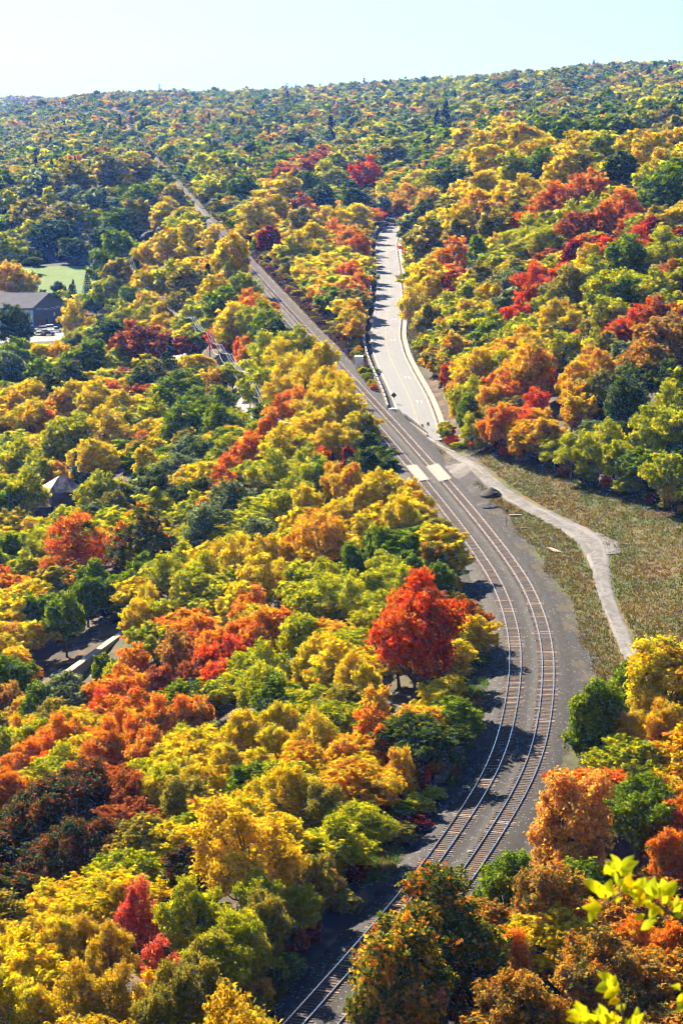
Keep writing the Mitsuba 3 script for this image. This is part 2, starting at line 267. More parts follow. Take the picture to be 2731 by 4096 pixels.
k = put('pavement', road_bar(4.62, 5.75, -.35, .15), 'm_concrete'); lab(k, 'pale concrete pavement on the right of the road', kind='structure')
for o in (-.16, .08): k = put('lane_marking', road_strip(o, o + .08, .006)[0], 'm_yellow_paint'); lab(k, 'thin yellow centre line of the road, %s of the pair' % ('left' if o < 0 else 'right'), kind='structure')
for yy in (505, 540, 605, 650, 745):
    i = int(np.argmin(abs(ry - yy))); k = put('road_arrow', cat([road_strip(1.3, 1.6, .006, a=i, b=i + 2)[0], road_strip(2.2, 2.5, .006, a=i, b=i + 2)[0]]), 'm_white_paint'); lab(k, 'worn white lane mark on the right lane', kind='structure', group='white lane marks')

# ------------------------------------------------------------------ railway tracks
def rail_sweep(off, sec, y):
    c, d, nn = along(y)
    return strip([[(*(c[i] + nn[i] * (off + o)), float(track_z(y[i])) + h) for o, h in sec] for i in range(len(y))])
yr = np.concatenate([np.arange(130, 480, 1.2), np.arange(480, 1000, 5.), np.arange(1000, 2420, 20.)])
ST = BED + .05
sleeper_mesh = trimesh.creation.box((2.6, .24, .2))
sleeper_ply = mikit.ply(sleeper_mesh, 'm_sleeper_a')
rng = random.Random(11)
for trk, off, what in ((0, 0.0, 'left-hand railway track with brown timber sleepers and shining rails'), (1, SPACING, 'right-hand railway track with brown timber sleepers, nearer the meadow')):
    t = numbered('railway_track'); lab(t, what, 'railway track', 'pair of railway tracks')
    for s in (-1, 1):
        o = off + s * .753
        k = numbered(t + '__rail'); scene[k] = mikit.ply(rail_sweep(o, [(-.07, ST), (-.07, ST + .015), (-.012, ST + .04), (-.012, ST + .13), (.012, ST + .13), (.012, ST + .04), (.07, ST + .015), (.07, ST)], yr), 'm_rust')
        scene[k + '__rail_head'] = mikit.ply(rail_sweep(o, [(-.043, ST + .125), (-.043, ST + .165), (-.034, ST + .175), (.034, ST + .175), (.043, ST + .165), (.043, ST + .125)], yr), 'm_rail_head')
    y, rest, n = 168.0, [], 0
    while y < 1000:
        c, d, nn = along(y); yy = y
        y += .56 * float(d[1])
        p = c + nn * (off + rng.uniform(-.05, .05)); rot = math.degrees(math.atan2(-d[0], d[1])) + rng.uniform(-1.2, 1.2)
        z = float(track_z(yy)) + BED - .055 + rng.uniform(-.015, .012)
        bs = rng.choices(['m_sleeper_a', 'm_sleeper_b', 'm_sleeper_c'], [5, 4, 1])[0]
        if n < 300:
            k = numbered(t + '__sleeper'); scene[k] = {**sleeper_ply, 'bsdf': {'type': 'ref', 'id': bs}, 'to_world': T().translate([float(p[0]), float(p[1]), z]).rotate([0, 0, 1], rot)}
        else: rest.append(box(p[0], p[1], z, 2.6, .24, .2, math.radians(rot)))
        n += 1
    scene[t + '__far_sleepers'] = mikit.ply(cat(rest), 'm_sleeper_a'); labels[t + '__far_sleepers'] = {'kind': 'stuff'}
    # plank crossing
    x = numbered('plank_crossing'); lab(x, 'pale timber plank crossing laid over the %s railway track' % ('left' if trk == 0 else 'right'), 'level crossing', 'plank crossings over the tracks')
    for o in ([-1.25, -1.0] if trk else []) + [-.58, -.35, -.12, .12, .35, .58, 1.0, 1.25]:
        ys = np.arange(409, 424.5, 3.0); sec = [(o - .105, ST + .02), (o - .105, ST + .16), (o + .105, ST + .16), (o + .105, ST + .02)]
        m = rail_sweep(off, sec, ys + (o if trk else o * .6)); k = numbered(x + '__plank'); scene[k] = mikit.ply(m, 'm_plank')

# ------------------------------------------------------------------ things beside the railway and the road
def thing(name, label, category, group=None):
    k = numbered(name); lab(k, label, category, group); return k
def part(t, name, mesh, bsdf, smooth=False):
    k = numbered(t + '__' + name); scene[k] = mikit.ply(mesh, bsdf, smooth=smooth); return k
def at(mesh, x, y, z=None, rot=0):
    mesh = mesh.copy(); mesh.apply_transform(trimesh.transformations.rotation_matrix(math.radians(rot), [0, 0, 1])); mesh.apply_translation((x, y, float(ground(x, y)) if z is None else z)); return mesh
def cyl(x, y, z0, z1, r0, r1=None, n=10): return tube([(x, y, z0), (x, y, z1)], [r0, r1 or r0], n)

t = thing('metal_railing', 'low metal railing with upright bars at the end of the road', 'railing')
A, B = np.array([13.6, 484.0]), np.array([17.7, 460.0]); za, zb = [float(ground(*q)) for q in (A, B)]
L = np.linalg.norm(B - A); posts = 9
for i in range(posts):
    q = A + (B - A) * i / (posts - 1); z = za + (zb - za) * i / (posts - 1); part(t, 'post', cyl(q[0], q[1], z, z + 1.35, .05, n=6), 'm_metal_dark')
for h, r in ((1.36, .055), (.25, .03)): part(t, 'rail', tube([(*A, za + h), (*B, zb + h)], r, 6), 'm_galvanised')
bars = [cyl(*(A + (B - A) * s), za + (zb - za) * s + .25, za + (zb - za) * s + 1.34, .012, n=4) for s in np.linspace(0.01, .99, 110)]
part(t, 'thin_bars', cat(bars), 'm_metal_dark'); labels[t + '__thin_bars'] = {'kind': 'stuff'}
t = thing('low_wall', 'low pale concrete wall under the metal railing, running on beside the weeds', 'wall')
ctr = [(13.3, 486), (17.6, 459.6), (19.0, 452), (20.6, 446), (22.5, 440)]
for i, (p, q) in enumerate(zip(ctr, ctr[1:])):
    p, q = np.array(p), np.array(q); m = (p + q) / 2; r = math.atan2(*(q - p)[::-1]); part(t, 'block', box(m[0], m[1], float(ground(*m)) + .1, np.linalg.norm(q - p) - .05, .35, .8 - .1 * i, r), 'm_concrete')
for x, y, w in ((17.0, 472, 'left'), (18.3, 474.5, 'right')):
    t = thing('bollard', '%s of two squat dark red bollards closing the end of the road' % w, 'bollard', 'red bollards at the road end'); z = float(ground(x, y))
    part(t, 'post', trimesh.Trimesh(*[np.array(a) for a in (lambda m: (m.vertices, m.faces))(trimesh.creation.revolve([(0, 0), (.26, 0), (.24, .75), (.2, .88), (.08, .95), (0, .96)], sections=12).apply_translation((x, y, z)))]), 'm_bollard', 40)
    part(t, 'base', box(x, y, z + .04, .7, .7, .12), 'm_concrete')
t = thing('roadside_wall', 'long dark stone wall with pale coping along the left road edge', 'wall')
for i in range(0, len(ry) - 2, 2):
    a = np.array([rx[i], ry[i]]) - rn[i] * 5.9; b = np.array([rx[i + 2], ry[i + 2]]) - rn[i + 2] * 5.9
    if a[1] < 487: continue
    m = (a + b) / 2; r = math.atan2(*(b - a)[::-1]); z = float(road_z(m[1])); l = np.linalg.norm(b - a)
    part(t, 'wall_segment', box(m[0], m[1], z + .3, l, .3, 2.0, r), 'm_stone'); part(t, 'coping', box(m[0], m[1], z + 1.36, l - .03, .4, .12, r), 'm_concrete')
# equipment
t = thing('signal_cabinet', 'white metal signalling cabinet with a shallow roof beside the railway', 'cabinet'); x, y = 4.3, 556.5; z = float(ground(x, y))
part(t, 'housing', box(x, y, z + 1.5, 2.0, 2.0, 2.9), 'm_cabinet')
rf = trimesh.convex.convex_hull(np.array([(-1.1, -1.1, 0), (1.1, -1.1, 0), (1.1, 1.1, 0), (-1.1, 1.1, 0), (-1.1, 0, .28), (1.1, 0, .28), (-1.1, -1.1, -.08), (1.1, -1.1, -.08), (1.1, 1.1, -.08), (-1.1, 1.1, -.08)])); part(t, 'roof', at(rf, x, y, z + 3.03), 'm_cabinet')
part(t, 'door', box(x - .1, y - 1.02, z + 1.45, .9, .05, 2.1), 'm_cabinet'); part(t, 'vent', cyl(x, y, z + 3.2, z + 3.6, .12), 'm_galvanised'); part(t, 'plinth', box(x, y, z + .02, 2.2, 2.2, .2), 'm_concrete')
t = thing('railway_signal', 'black railway signal with a round head on a thin mast', 'signal'); x, y = 1.9, 573; z = float(ground(x, y))
part(t, 'mast', cyl(x, y, z, z + 5.0, .11, .09), 'm_black'); hd = trimesh.creation.cylinder(.62, .12, sections=24); hd.apply_transform(trimesh.transformations.rotation_matrix(math.pi / 2, [1, 0, 0])); hd.apply_translation((x - .1, y, z + 5.0)); part(t, 'backplate', hd, 'm_black', 30)
h2 = trimesh.creation.cylinder(.28, .7, sections=16); h2.apply_transform(trimesh.transformations.rotation_matrix(math.pi / 2, [1, 0, 0])); h2.apply_translation((x + .35, y + .3, z + 5.15)); part(t, 'lamp_housing', h2, 'm_galvanised', 30)
t = thing('marker_post', 'thin dark post with a small round green head beside the right track', 'post'); x, y = 27.6, 372; z = float(ground(x, y))
part(t, 'post', cyl(x, y, z - .1, z + 2.5, .06), 'm_metal_dark'); hd = trimesh.creation.cylinder(.27, .06, sections=20); hd.apply_transform(trimesh.transformations.rotation_matrix(math.pi / 2, [1, 0, 0])); hd.apply_translation((x, y - .08, z + 2.6)); part(t, 'head', hd, 'm_green_sign', 30)
t = thing('trackside_box', 'low white trackside equipment box beside the road end', 'box'); x, y = 11.0, 491.5; z = float(ground(x, y))
part(t, 'housing', box(x, y, z + .45, 1.3, 1.6, .9, .2), 'm_cabinet'); part(t, 'lid', box(x, y, z + .95, 1.45, 1.75, .1, .2), 'm_cabinet')
def sign(x, y, back, label):
    t = thing('road_sign', label, 'road sign'); z = float(ground(x, y)); part(t, 'post', cyl(x, y, z, z + 2.4, .045, n=6), 'm_galvanised')
    d = box(0, 0, 0, .95, .03, .95); d.apply_transform(trimesh.transformations.rotation_matrix(math.pi / 4, [0, 1, 0])); d.apply_translation((x, y - .06, z + 2.1)); part(t, 'plate', d, 'm_metal_dark' if back else 'm_sign')
sign(11.7, 503, True, 'dark diamond road sign seen from behind near the road end'); sign(8.4, 634, False, 'pale pink diamond road sign, the farther of two beside the wall'); sign(7.7, 609, False, 'pale pink diamond road sign, the nearer of two beside the wall')
t = thing('street_lamp', 'tall utility pole with a curved lamp arm left of the road', 'street lamp'); x, y = 9.0, 806; z = float(ground(x, y))
part(t, 'pole', cyl(x, y, z - .5, z + 16.5, .17, .11), 'm_pole'); part(t, 'arm', tube([(x, y, z + 10.4), (x + .8, y, z + 11.0), (x + 2.3, y, z + 11.5)], .05, 6), 'm_galvanised'); part(t, 'lamp', box(x + 2.6, y, z + 11.5, .8, .3, .16), 'm_galvanised')
wp = [(x + 14 * s + .1, y + 6 * s - 30 * s, z + 10 - 1.2 * math.sin(math.pi * s) - 3.5 * s) for s in np.linspace(0, 1, 12)]; part(t, 'wire', tube(wp, .03, 5), 'm_wire')
# heap, slabs, stakes, stones
def heap(x, y, rx_, ry_, h, seed):
    m = trimesh.creation.icosphere(4); v = m.vertices; v = v[:, :] * [rx_, ry_, h]; v[:, 2] = np.where(v[:, 2] < 0, -.1, v[:, 2]); rr = np.hypot(v[:, 0] / rx_, v[:, 1] / ry_); v[:, 2] *= .55 + .45 * (1 - rr)
    v = v + (meshkit.fbm(v * 3 + seed, 3, seed) - .5)[:, None] * .35; return at(trimesh.Trimesh(v, m.faces), x, y)
k = put('stone_heap', heap(26.6, 397, 1.9, 2.6, 1.5, 3), 'm_coal', 25); lab(k, 'near-black heap of crushed stone beside the gravel track', 'heap')
k = put('stone_heap', heap(25.2, 388, 2.4, 2.2, .55, 5), 'm_ballast', 25); lab(k, 'low grey spread of crushed stone in front of the dark heap', 'heap')
k = put('concrete_slab', at(box(0, 0, .14, 2.1, .55, .3, .03), 29.6, 379.3), 'm_plank'); lab(k, 'long pale slab lying on rubble right of the tracks', 'slab')
k = put('concrete_slab', at(box(0, 0, .1, 1.1, .35, .22, .2), 30.3, 369.5), 'm_concrete'); lab(k, 'short pale slab lying below the longer one on the rubble', 'slab')
for x, y, h, lean, w in ((31.9, 353.2, 1.5, .06, 'leftmost pale wooden stake standing in the dry grass'), (32.55, 353.5, 1.35, .05, 'second wooden stake from the left in the dry grass'), (32.85, 353, 1.4, .12, 'third wooden stake from the left in the dry grass'), (35.0, 354.5, 1.5, -.45, 'rightmost wooden stake leaning far over in the dry grass')):
    m = box(0, 0, h / 2, .09, .07, h); m.apply_transform(trimesh.transformations.rotation_matrix(lean, [0, 1, 0])); k = put('wooden_stake', at(m, x, y), 'm_board'); lab(k, w, 'stake', 'stakes in the dry grass')
for i in range(5):
    m = box(0, 0, 0, .16, 2.3, .06); m.apply_transform(trimesh.transformations.rotation_matrix(.12, [1, 0, 0])); k = put('loose_board', at(m, 33.2 + .22 * i, 352.6 - .1 * i, float(ground(33.5, 352.6)) + .32, 24 + 3 * i), 'm_board'); lab(k, ['weathered reddish board at the left edge of the boards in dry grass', 'weathered reddish board, second from the left in the dry grass', 'weathered reddish board in the middle of the boards in dry grass', 'weathered reddish board, second from the right in the dry grass', 'weathered reddish board at the right edge of the boards in dry grass'][i], 'board', 'boards lying in the dry grass')
def boulder(seed, r):
    m = trimesh.creation.icosphere(2, r); v = m.vertices * [1.2, .9, .7]; return trimesh.Trimesh(v * (1 + .5 * (meshkit.fbm(v / r * 1.3 + seed, 2, seed)[:, None] - .5)), m.faces)
k = put('white_rock', at(boulder(4, .3), 12.9, 216.5, float(track_z(216)) + .25), 'm_plank', 30); lab(k, 'single pale rock lying on the ballast between the tracks', 'rock')
# old masonry left of the track, and the fence behind it
t = thing('stone_wall', 'low ruined stone wall of big blocks left of the track curve', 'wall')
for (x0, y0), (x1, y1) in (((13.6, 251), (10.6, 239.2)), ((10.1, 235.6), (8.0, 227.6))):
    n = 9 if y0 > 240 else 7; r = math.atan2(y1 - y0, x1 - x0)
    for i in range(n):
        s = (i + .5) / n; x, y = x0 + (x1 - x0) * s, y0 + (y1 - y0) * s; l = math.hypot(x1 - x0, y1 - y0) / n
        for j in range(2): part(t, 'stone', box(x + rng.uniform(-.05, .05), y, float(ground(x, y)) - .05 + .36 * j - (.06 * rng.random()), l - .05, 1.05 + rng.uniform(-.15, .1), .42, r + rng.uniform(-.04, .04)), 'm_stone')
t = thing('board_fence', 'dark upright board fence in the shade of the trees left of the track', 'fence')
for i in range(46):
    s = i / 45; x, y = 4.0 + (8.0 - 4.0) * s, 229.5 + (244 - 229.5) * s; part(t, 'board', box(x, y, float(ground(x, y)) + .9, .30, .035, 2.1 + rng.uniform(-.05, .05), math.atan2(14.5, 4.0)), 'm_old_wood')
for h in (.5, 1.5): part(t, 'rail', tube([(4.06, 229.4, float(ground(4, 229.5)) + h), (8.06, 243.9, float(ground(8, 244)) + h)], .05, 4), 'm_old_wood')
# concrete wall in the valley
t = thing('concrete_wall', 'long pale flat-topped concrete wall deep among the valley trees', 'wall')
A, B = np.array([-42.2, 339.0]), np.array([-36.0, 366.0]); dv = (B - A) / np.linalg.norm(B - A)
for i in range(6):
    m = A + dv * (np.linalg.norm(B - A) * (i + .5) / 6); part(t, 'section', box(m[0], m[1], float(ground(-40, 352)) + .2, np.linalg.norm(B - A) / 6 - .04, 1.15, 2.6, math.atan2(dv[1], dv[0])), 'm_concrete')

# ------------------------------------------------------------------ utility line in the valley
POLES = [(-58, 739, 12.5), (-43.3, 666, 11.5), (-36.5, 628.5, 10.5), (-32.3, 600, 10.5), (-28.4, 575, 10.5), (-21.7, 536, 10.2), (-18.7, 507, 10.8)]
tops = []
words = ['farthest of the leaning utility poles above the valley road', 'utility pole behind the red shrub by the valley road', 'utility pole just right of the red shrub by the valley road', 'fourth utility pole from the far end of the line', 'fifth utility pole from the far end of the line', 'tall utility pole second from the near end of the line', 'nearest tall utility pole of the line in the valley']
for (x, y, h), w in zip(POLES, words):
    t = thing('utility_pole', w, 'utility pole', 'utility poles along the valley road'); z = float(ground(x, y)); lx = -.35
    part(t, 'pole', tube([(x, y, z - .5), (x + lx, y, z + h)], [.18, .12], 8), 'm_pole')
    part(t, 'crossarm', box(x + lx * .93, y, z + h - .8, 1.7, .12, .14), 'm_pole')
    for o in (-.75, 0, .75): part(t, 'insulator', cyl(x + lx * .93 + o, y, z + h - .73, z + h - .5, .06, n=6), 'm_galvanised')
    tops.append((x + lx * .93, y, z + h))
tops = [(-80, 860, tops[0][2] + 4)] + tops + [(-9, 440, tops[-1][2] + 1)]
for j, (o, dz, nm) in enumerate(((-.75, -.5, 'left wire on the crossarms'), (0, -.5, 'middle wire on the crossarms'), (.75, -.5, 'right wire on the crossarms'), (.1, -3.2, 'low thick cable'))):
    t = thing('overhead_wire', 'bright %s of the utility poles in the valley' % nm, 'wire')
    for a, b in zip(tops, tops[1:]):
        a, b = np.array(a), np.array(b); s = np.linspace(0, 1, 14)[:, None]; p = a + (b - a) * s; p[:, 0] += o; p[:, 2] += dz - (1.7 + .2 * j) * 4 * s[:, 0] * (1 - s[:, 0]) * np.linalg.norm(b - a) / 50
        part(t, 'span', tube(p, .035 if j < 3 else .05, 5, cap=False), 'm_wire')
t = thing('utility_pole', 'short pole without wires right of the utility line', 'utility pole'); part(t, 'pole', cyl(-16.5, 519, float(ground(-16.5, 519)) - .3, float(ground(-16.5, 519)) + 6, .15, .11), 'm_pole'); part(t, 'cap', cyl(-16.5, 519, float(ground(-16.5, 519)) + 6, float(ground(-16.5, 519)) + 6.15, .14), 'm_metal_dark')

# ------------------------------------------------------------------ buildings and cars in the valley
t = thing('hall', 'large hall with grey pitched roof beyond the valley trees, far left', 'building')
HX, HY, HZ, L, Wd, eh, rh = -112.2, 826.0, -6.0, 46.0, 21.0, 7.2, 4.6; RT = math.radians(-1.0)
def hb(v): v = np.array(v, float); c, s = math.cos(RT), math.sin(RT); return np.stack([HX + v[..., 0] * c - v[..., 1] * s, HY + v[..., 0] * s + v[..., 1] * c, HZ + v[..., 2]], -1)
# local: x to the right (gable end at x=9.5), y away; the long front wall faces the lookout, its right-hand corner at x=0
def hmesh(m): m = m.copy(); m.vertices = hb(m.vertices); return m
def hbox(x0, x1, y0, y1, z0, z1): return hmesh(box((x0 + x1) / 2, (y0 + y1) / 2, (z0 + z1) / 2, x1 - x0, y1 - y0, z1 - z0))
xr_, xl_ = 0.0, -L; gx = 8.8                                    # the gable end is skewed to face the car park
pl = lambda a: trimesh.Trimesh(hb(np.array(a, float)), [[0, 1, 2], [0, 2, 3]] if len(a) == 4 else [[0, 1, 2], [0, 2, 3], [0, 3, 4]], process=False)
part(t, 'front_wall', cat([hbox(xl_, -.02, 0, .3, 0, eh)]), 'm_hall_wall')
part(t, 'gable_wall', pl([(0, 0, 0), (gx, 14, 0), (gx, 14, eh), (gx / 2, 7, eh + rh), (0, 0, eh)]), 'm_hall_wall')
part(t, 'back_wall', pl([(gx, 14, 0), (xl_, 14, 0), (xl_, 14, eh), (gx, 14, eh)]), 'm_hall_wall'); part(t, 'far_wall', pl([(xl_, 14, 0), (xl_, 0, 0), (xl_, 0, eh), (xl_, 14, eh)]), 'm_hall_wall')
for y0, y1, nm in ((-.7, 7.02, 'near'), (14.7, 6.98, 'far')):
    e = eh - .35 if nm == 'near' else eh - .35; xe = -.2 if nm == 'near' else gx + .3
    k = trimesh.convex.convex_hull(hb([(xl_ - .5, y0, e), (xe + (y0 if nm == 'near' else 0) * .6 + .2, y0, e), (gx / 2 + .35, y1, eh + rh + .1), (xl_ - .5, y1, eh + rh + .1), (xl_ - .5, y0, e + .25), (xe + (y0 if nm == 'near' else 0) * .6 + .2, y0, e + .25), (gx / 2 + .35, y1, eh + rh + .3), (xl_ - .5, y1, eh + rh + .3)])); part(t, 'roof', k, 'm_hall_roof')
for i in range(12): part(t, 'wall_panel', hbox(-3.9 * (i + 1) + .15, -3.9 * i - .35, -.08, 0, .5, 6.2), 'm_hall_panel')
for i in range(2):
    k = numbered(t + '__mural'); blobs = []
    r_ = random.Random(i)
    for q in range(26): a, b = r_.gauss(0, .75), abs(r_.gauss(0, 1)); s = r_.uniform(.15, .4); blobs.append(hbox(-3.9 * i - 2.1 + a - s / 2, -3.9 * i - 2.1 + a + s / 2, -.11 - .0003 * q, -.081, 2.2 + b - s / 2, 2.2 + b + s))
    scene[k] = mikit.ply(cat(blobs), 'm_mural'); labels[k] = {'label': 'pale tree-shaped mural painted on the blue panel'}
gn = np.array([14, -gx]) / math.hypot(14, gx)
def gbox(s, w, z0, z1, pr): cx, cy = gx * s + gn[0] * pr / 2, 14 * s + gn[1] * pr / 2; return hmesh(box(cx, cy, (z0 + z1) / 2, w, pr, z1 - z0, math.atan2(14, gx)))
part(t, 'red_door', gbox(.22, 2.4, 0, 2.4, .12), 'm_door_red'); part(t, 'door', gbox(.42, 1.2, 0, 2.3, .1), 'm_dark_wall'); part(t, 'window', gbox(.68, .9, 3.4, 4.6, .1), 'm_mural')
for z_ in (6.4, 6.9): part(t, 'light_string', hmesh(tube([(gx * s + gn[0] * .3, 14 * s + gn[1] * .3, z_ - .5 * math.sin(math.pi * s)) for s in np.linspace(.05, .95, 12)], .06, 4)), 'm_mural')

def car(x, y, rot, paint, label, kind='car'):
    t = thing('parked_car', label, 'car', 'cars parked in front of the hall'); z = float(ground(x, y)) + .15
    Lc, Wc = (5.4, 1.95) if kind == 'pickup' else (4.5, 1.8)
    if kind == 'pickup': body = [(-2.7, .45), (2.7, .45), (2.7, .95), (1.3, 1.08), (-2.7, 1.08)]; cab = [(-.5, 1.06), (1.35, 1.06), (.7, 1.78), (-.35, 1.8)]
    elif kind == 'suv': body = [(-2.25, .4), (2.25, .4), (2.25, .85), (1.2, 1.05), (-2.2, 1.08)]; cab = [(-2.15, 1.06), (1.25, 1.04), (.55, 1.68), (-1.95, 1.72)]
    else: body = [(-2.25, .35), (2.25, .35), (2.2, .72), (1.1, .9), (-1.75, .95), (-2.25, .85)]; cab = [(-1.75, .93), (1.15, .88), (.35, 1.42), (-1.1, 1.45)]
    def prof(pts, w, taper=0.0):
        v = np.array([[(px, -w / 2, pz), (px, w / 2, pz)] for px, pz in pts]).reshape(-1, 3)
        if taper: v[:, 1] *= 1 - taper * (v[:, 2] - v[:, 2].min()) / (v[:, 2].max() - v[:, 2].min())
        return trimesh.convex.convex_hull(v)
    P = lambda m: at(m, x, y, z, rot)
    part(t, 'body', P(prof(body, Wc)), paint, 20); part(t, 'cabin', P(prof(cab, Wc * .95, .18)), 'm_glass', 20)
    top = max(pz for _, pz in cab); xs = [px for px, pz in cab if pz > top - .1]; part(t, 'roof', P(box((xs[0] + xs[1]) / 2, 0, top + .01, abs(xs[0] - xs[1]) + .15, Wc * .8, .06)), paint)
    for wx in (-Lc * .3, Lc * .3):
        for wy in (-Wc / 2 + .1, Wc / 2 - .1):
            w = trimesh.creation.cylinder(.34, .24, sections=14); w.apply_transform(trimesh.transformations.rotation_matrix(math.pi / 2, [1, 0, 0])); w.apply_translation((wx, wy, .34)); part(t, 'wheel', P(w), 'm_tyre', 30)
    for wy in (-.6, .6): part(t, 'headlight', P(box(Lc / 2 - .03, wy, .72, .08, .3, .14)), 'm_mural')
for a in ((-110.6, 806, 20, 'm_car_black', 'black car second row, left end of the car park', 'suv'), (-107.4, 799.5, 200, 'm_car_white', 'white car in the front row beside a black one'), (-103.6, 799, 15, 'm_car_black', 'dark car at the right end of the front row'), (-108.0, 812, 200, 'm_car_silver', 'silver car in the middle of the back row', 'suv'),
          (-106.0, 815.5, 190, 'm_car_white', 'white van-like car behind the silver one', 'suv'), (-102.4, 809, 15, 'm_car_white', 'white pickup truck at the right end of the car park', 'pickup'), (-111.5, 813, 190, 'm_car_blue', 'dark blue car at the left of the back row'), (-105.4, 804, 30, 'm_car_silver', 'silver car between the front and back rows')): car(*a)

t = thing('old_house', 'old house with rusty hipped roof among the valley trees', 'building'); x, y, z = -60.5, 484, -11.9
part(t, 'wall', box(x, y, z + 2.6, 5.6, 6.5, 5.6, .3), 'm_dark_wall')
def hip(hx, hy, ridge, h, th=.18): 
    return trimesh.convex.convex_hull(np.array([(sx * hx, sy * hy, zz) for sx in (-1, 1) for sy in (-1, 1) for zz in (0, -th)] + [(-ridge, 0, h), (ridge, 0, h)]))
def rotz(m, a): m = m.copy(); m.apply_transform(trimesh.transformations.rotation_matrix(a, [0, 0, 1])); return m
rk = part(t, 'roof', at(rotz(hip(4.0, 4.4, .6, 3.0), .3), x, y, z + 5.5), 'm_rusty_roof')
for i in range(-6, 7): part(t, 'roof__seam', at(rotz(tube([(i * .6, -4.38, .02), (i * .6 * .3, -.6 - 2 * 0, 2.62)], .05, 4), .3), x, y, z + 5.55), 'm_rusty_roof')
part(t, 'window', at(rotz(box(-1, -3.28, 3.4, 1.0, .06, 1.3), .3), x, y, z), 'm_glass'); part(t, 'porch_roof', at(rotz(hip(2.4, 1.6, 1.2, .8), .3), x - 4.6, y - 2.4, z + 2.2), 'm_rusty_roof'); part(t, 'porch_wall', at(rotz(box(0, 0, 1.0, 4, 2.6, 2.3), .3), x - 4.6, y - 2.4, z), 'm_dark_wall')

# lattice masts on the skyline
for x, y, h, w in ((-316, 4000, 30, 'tallest lattice mast on the far left skyline'), (-262, 3950, 22, 'shorter lattice mast right of the tallest on the skyline'), (-95, 4000, 23, 'faint lattice mast near the middle of the skyline')):
    t = thing('lattice_mast', w, 'mast'); z = float(ground(x, y)) + 10; b = 3.2
    for sx in (-1, 1):
        for sy in (-1, 1): part(t, 'leg', tube([(x + sx * b, y + sy * b, z - 10), (x + sx * .4, y + sy * .4, z + h)], .3, 4), 'm_galvanised')
    br = [tube([(x - b * (1 - s) , y, z - 10 + (h + 10) * s), (x + b * (1 - s - .1), y, z - 10 + (h + 10) * (s + .1))], .2, 4) for s in np.arange(.05, .9, .1)]
    part(t, 'bracing', cat(br), 'm_galvanised')
    for s in (.7, .82, .93): part(t, 'crossarm', box(x, y, z + h * s, 9, .6, .7), 'm_galvanised')

